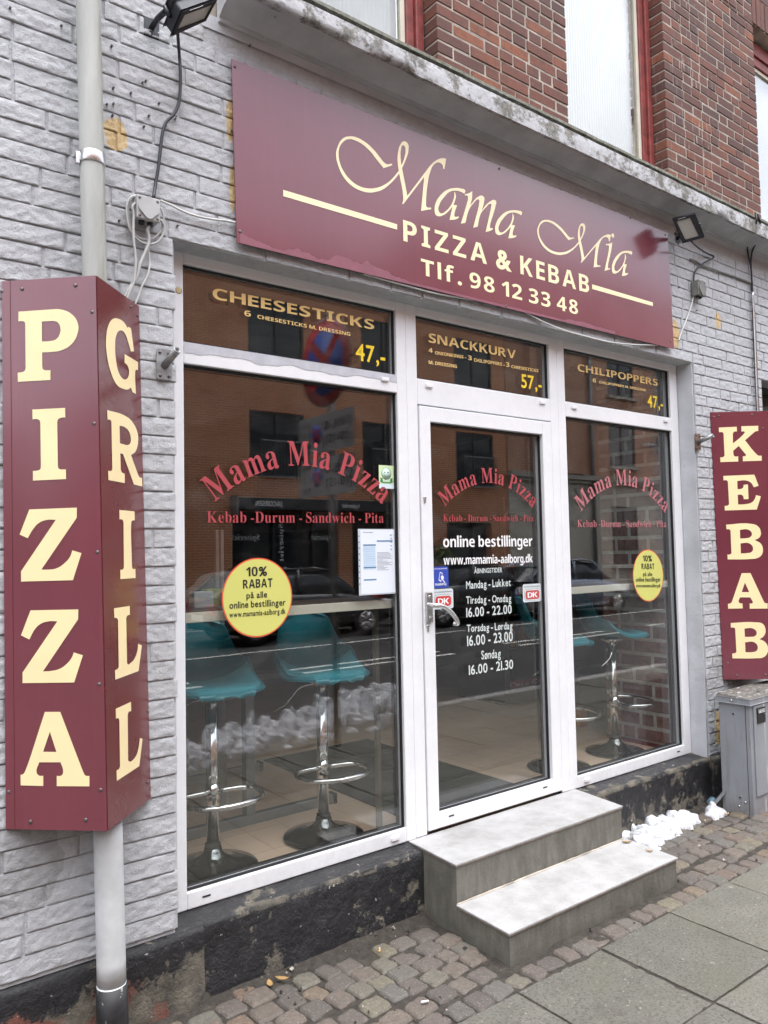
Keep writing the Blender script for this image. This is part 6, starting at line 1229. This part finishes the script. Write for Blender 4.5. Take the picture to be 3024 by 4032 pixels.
# no-stopping sign on its post by the kerb
t = thing('traffic_sign', 'round no-stopping sign with two parking plates on a post by the kerb', 'traffic sign', (3.72, -2.62, 0)); b = MB(); b.tube([(3.72, -2.62, -.02), (3.72, -2.62, 3.75)], .030, 12); b.build('post', M['alu'], t)
blu, red = mat('sign blue', (.01, .06, .35), .4), mat('sign red', (.42, .02, .02), .4); b = MB(); cz = 3.30; R = .39; n = (-1, 0, 0); c = np.array((3.66, -2.62, cz))
b.lathe([(R, -.006), (R, 0)], c, n, 48, 2); b.lathe([(R*.97, 0), (R*.97, .001)], c, n, 48, 1); b.lathe([(R*.74, .0), (R*.74, .0025)], c, n, 48, 0)
for s in (-1, 1):
    d = np.array((0, math.cos(s*math.pi/4), math.sin(s*math.pi/4))); q = np.array((0, -d[2], d[1]))*R*.11; o = c+np.array((-.004-(.001 if s > 0 else 0), 0, 0)); b.add([o-d*R*.78-q, o+d*R*.78-q, o+d*R*.78+q, o-d*R*.78+q], [(0, 1, 2, 3)], 1)
b.build('sign_disc', [blu, red, M['alu']], t); pw = mat('grey sign plate', (.24, .245, .25), .5)  # one even grey for both parking plates
for z0, z1, tx in ((2.52, 2.85, ('7-9 15-18', '(10-13)')), (2.14, 2.47, ('7-9 15-18', '(10-13)'))):
    b = MB(); b.box(3.655, 3.662, -3.05, -2.19, z0, z1); pl_ = b.build('plate', pw, t); b = MB()
    for s, zz in zip(tx, (z0+.19, z0+.07)): v_, f_ = layout(s, 'bold'); b.add(np.stack((np.full(len(v_), 3.6535), -2.24-.40*v_[:, 0]/v_[:, 0].max(), zz+v_[:, 1]/.714*.075), 1), f_, 0)
    b.lathe([(.085, 0), (.085, .001)], (3.6545, -2.76, (z0+z1)/2), n, 24, 1)
    for s in (-1, 1):
        d = np.array((0, .7071, s*.7071)); q = np.array((0, -d[2], d[1]))*.012; o = np.array((3.6515-(.0008 if s > 0 else 0), -2.76, (z0+z1)/2)); b.add([o-d*.08-q, o+d*.08-q, o+d*.08+q, o-d*.08+q], [(0, 1, 2, 3)], 2)
    for y in (-2.90, -2.98): b.add([(3.6535, y-.006, z0+.06), (3.6535, y+.006, z0+.06), (3.6535, y+.006, z1-.06), (3.6535, y-.006, z1-.06)], [(0, 1, 2, 3)], 0); b.add([(3.6533, y-.03, z1-.08), (3.6533, y+.03, z1-.08), (3.6533, y, z1-.03)], [(0, 1, 2)], 0); b.add([(3.6533, y-.03, z0+.08), (3.6533, y+.03, z0+.08), (3.6533, y, z0+.03)], [(0, 1, 2)], 0)
    b.build('print', [M['ink'], blu, red], pl_)
# a clipped shrub by the far entrance
rg = np.random.default_rng(4); t = thing('shrub', 'green shrub in front of the brown brick block across the road', 'shrub', (14.7, -13.9, 0)); b = MB()
for _ in range(1500):
    d = rg.normal(size=3); d /= np.linalg.norm(d); p = np.array((14.7, -13.9, 1.05))+d*np.array((.95, .5, .75))*rg.uniform(.45, 1.05)**.5; u = rg.normal(size=3)*.05; v_ = rg.normal(size=3)*.04; b.add([p-u, p+v_, p+u, p-v_], [(0, 1, 2, 3)], int(rg.integers(0, 2)))
b.build('foliage', [mat('shrub leaves', (.045, .075, .02), .6), mat('shrub pale leaves', (.10, .13, .035), .6)], t); b = MB(); b.tube([(14.7, -13.9, -.02), (14.72, -13.9, .8)], .05, 8); b.build('stem', M['dirt'], t)
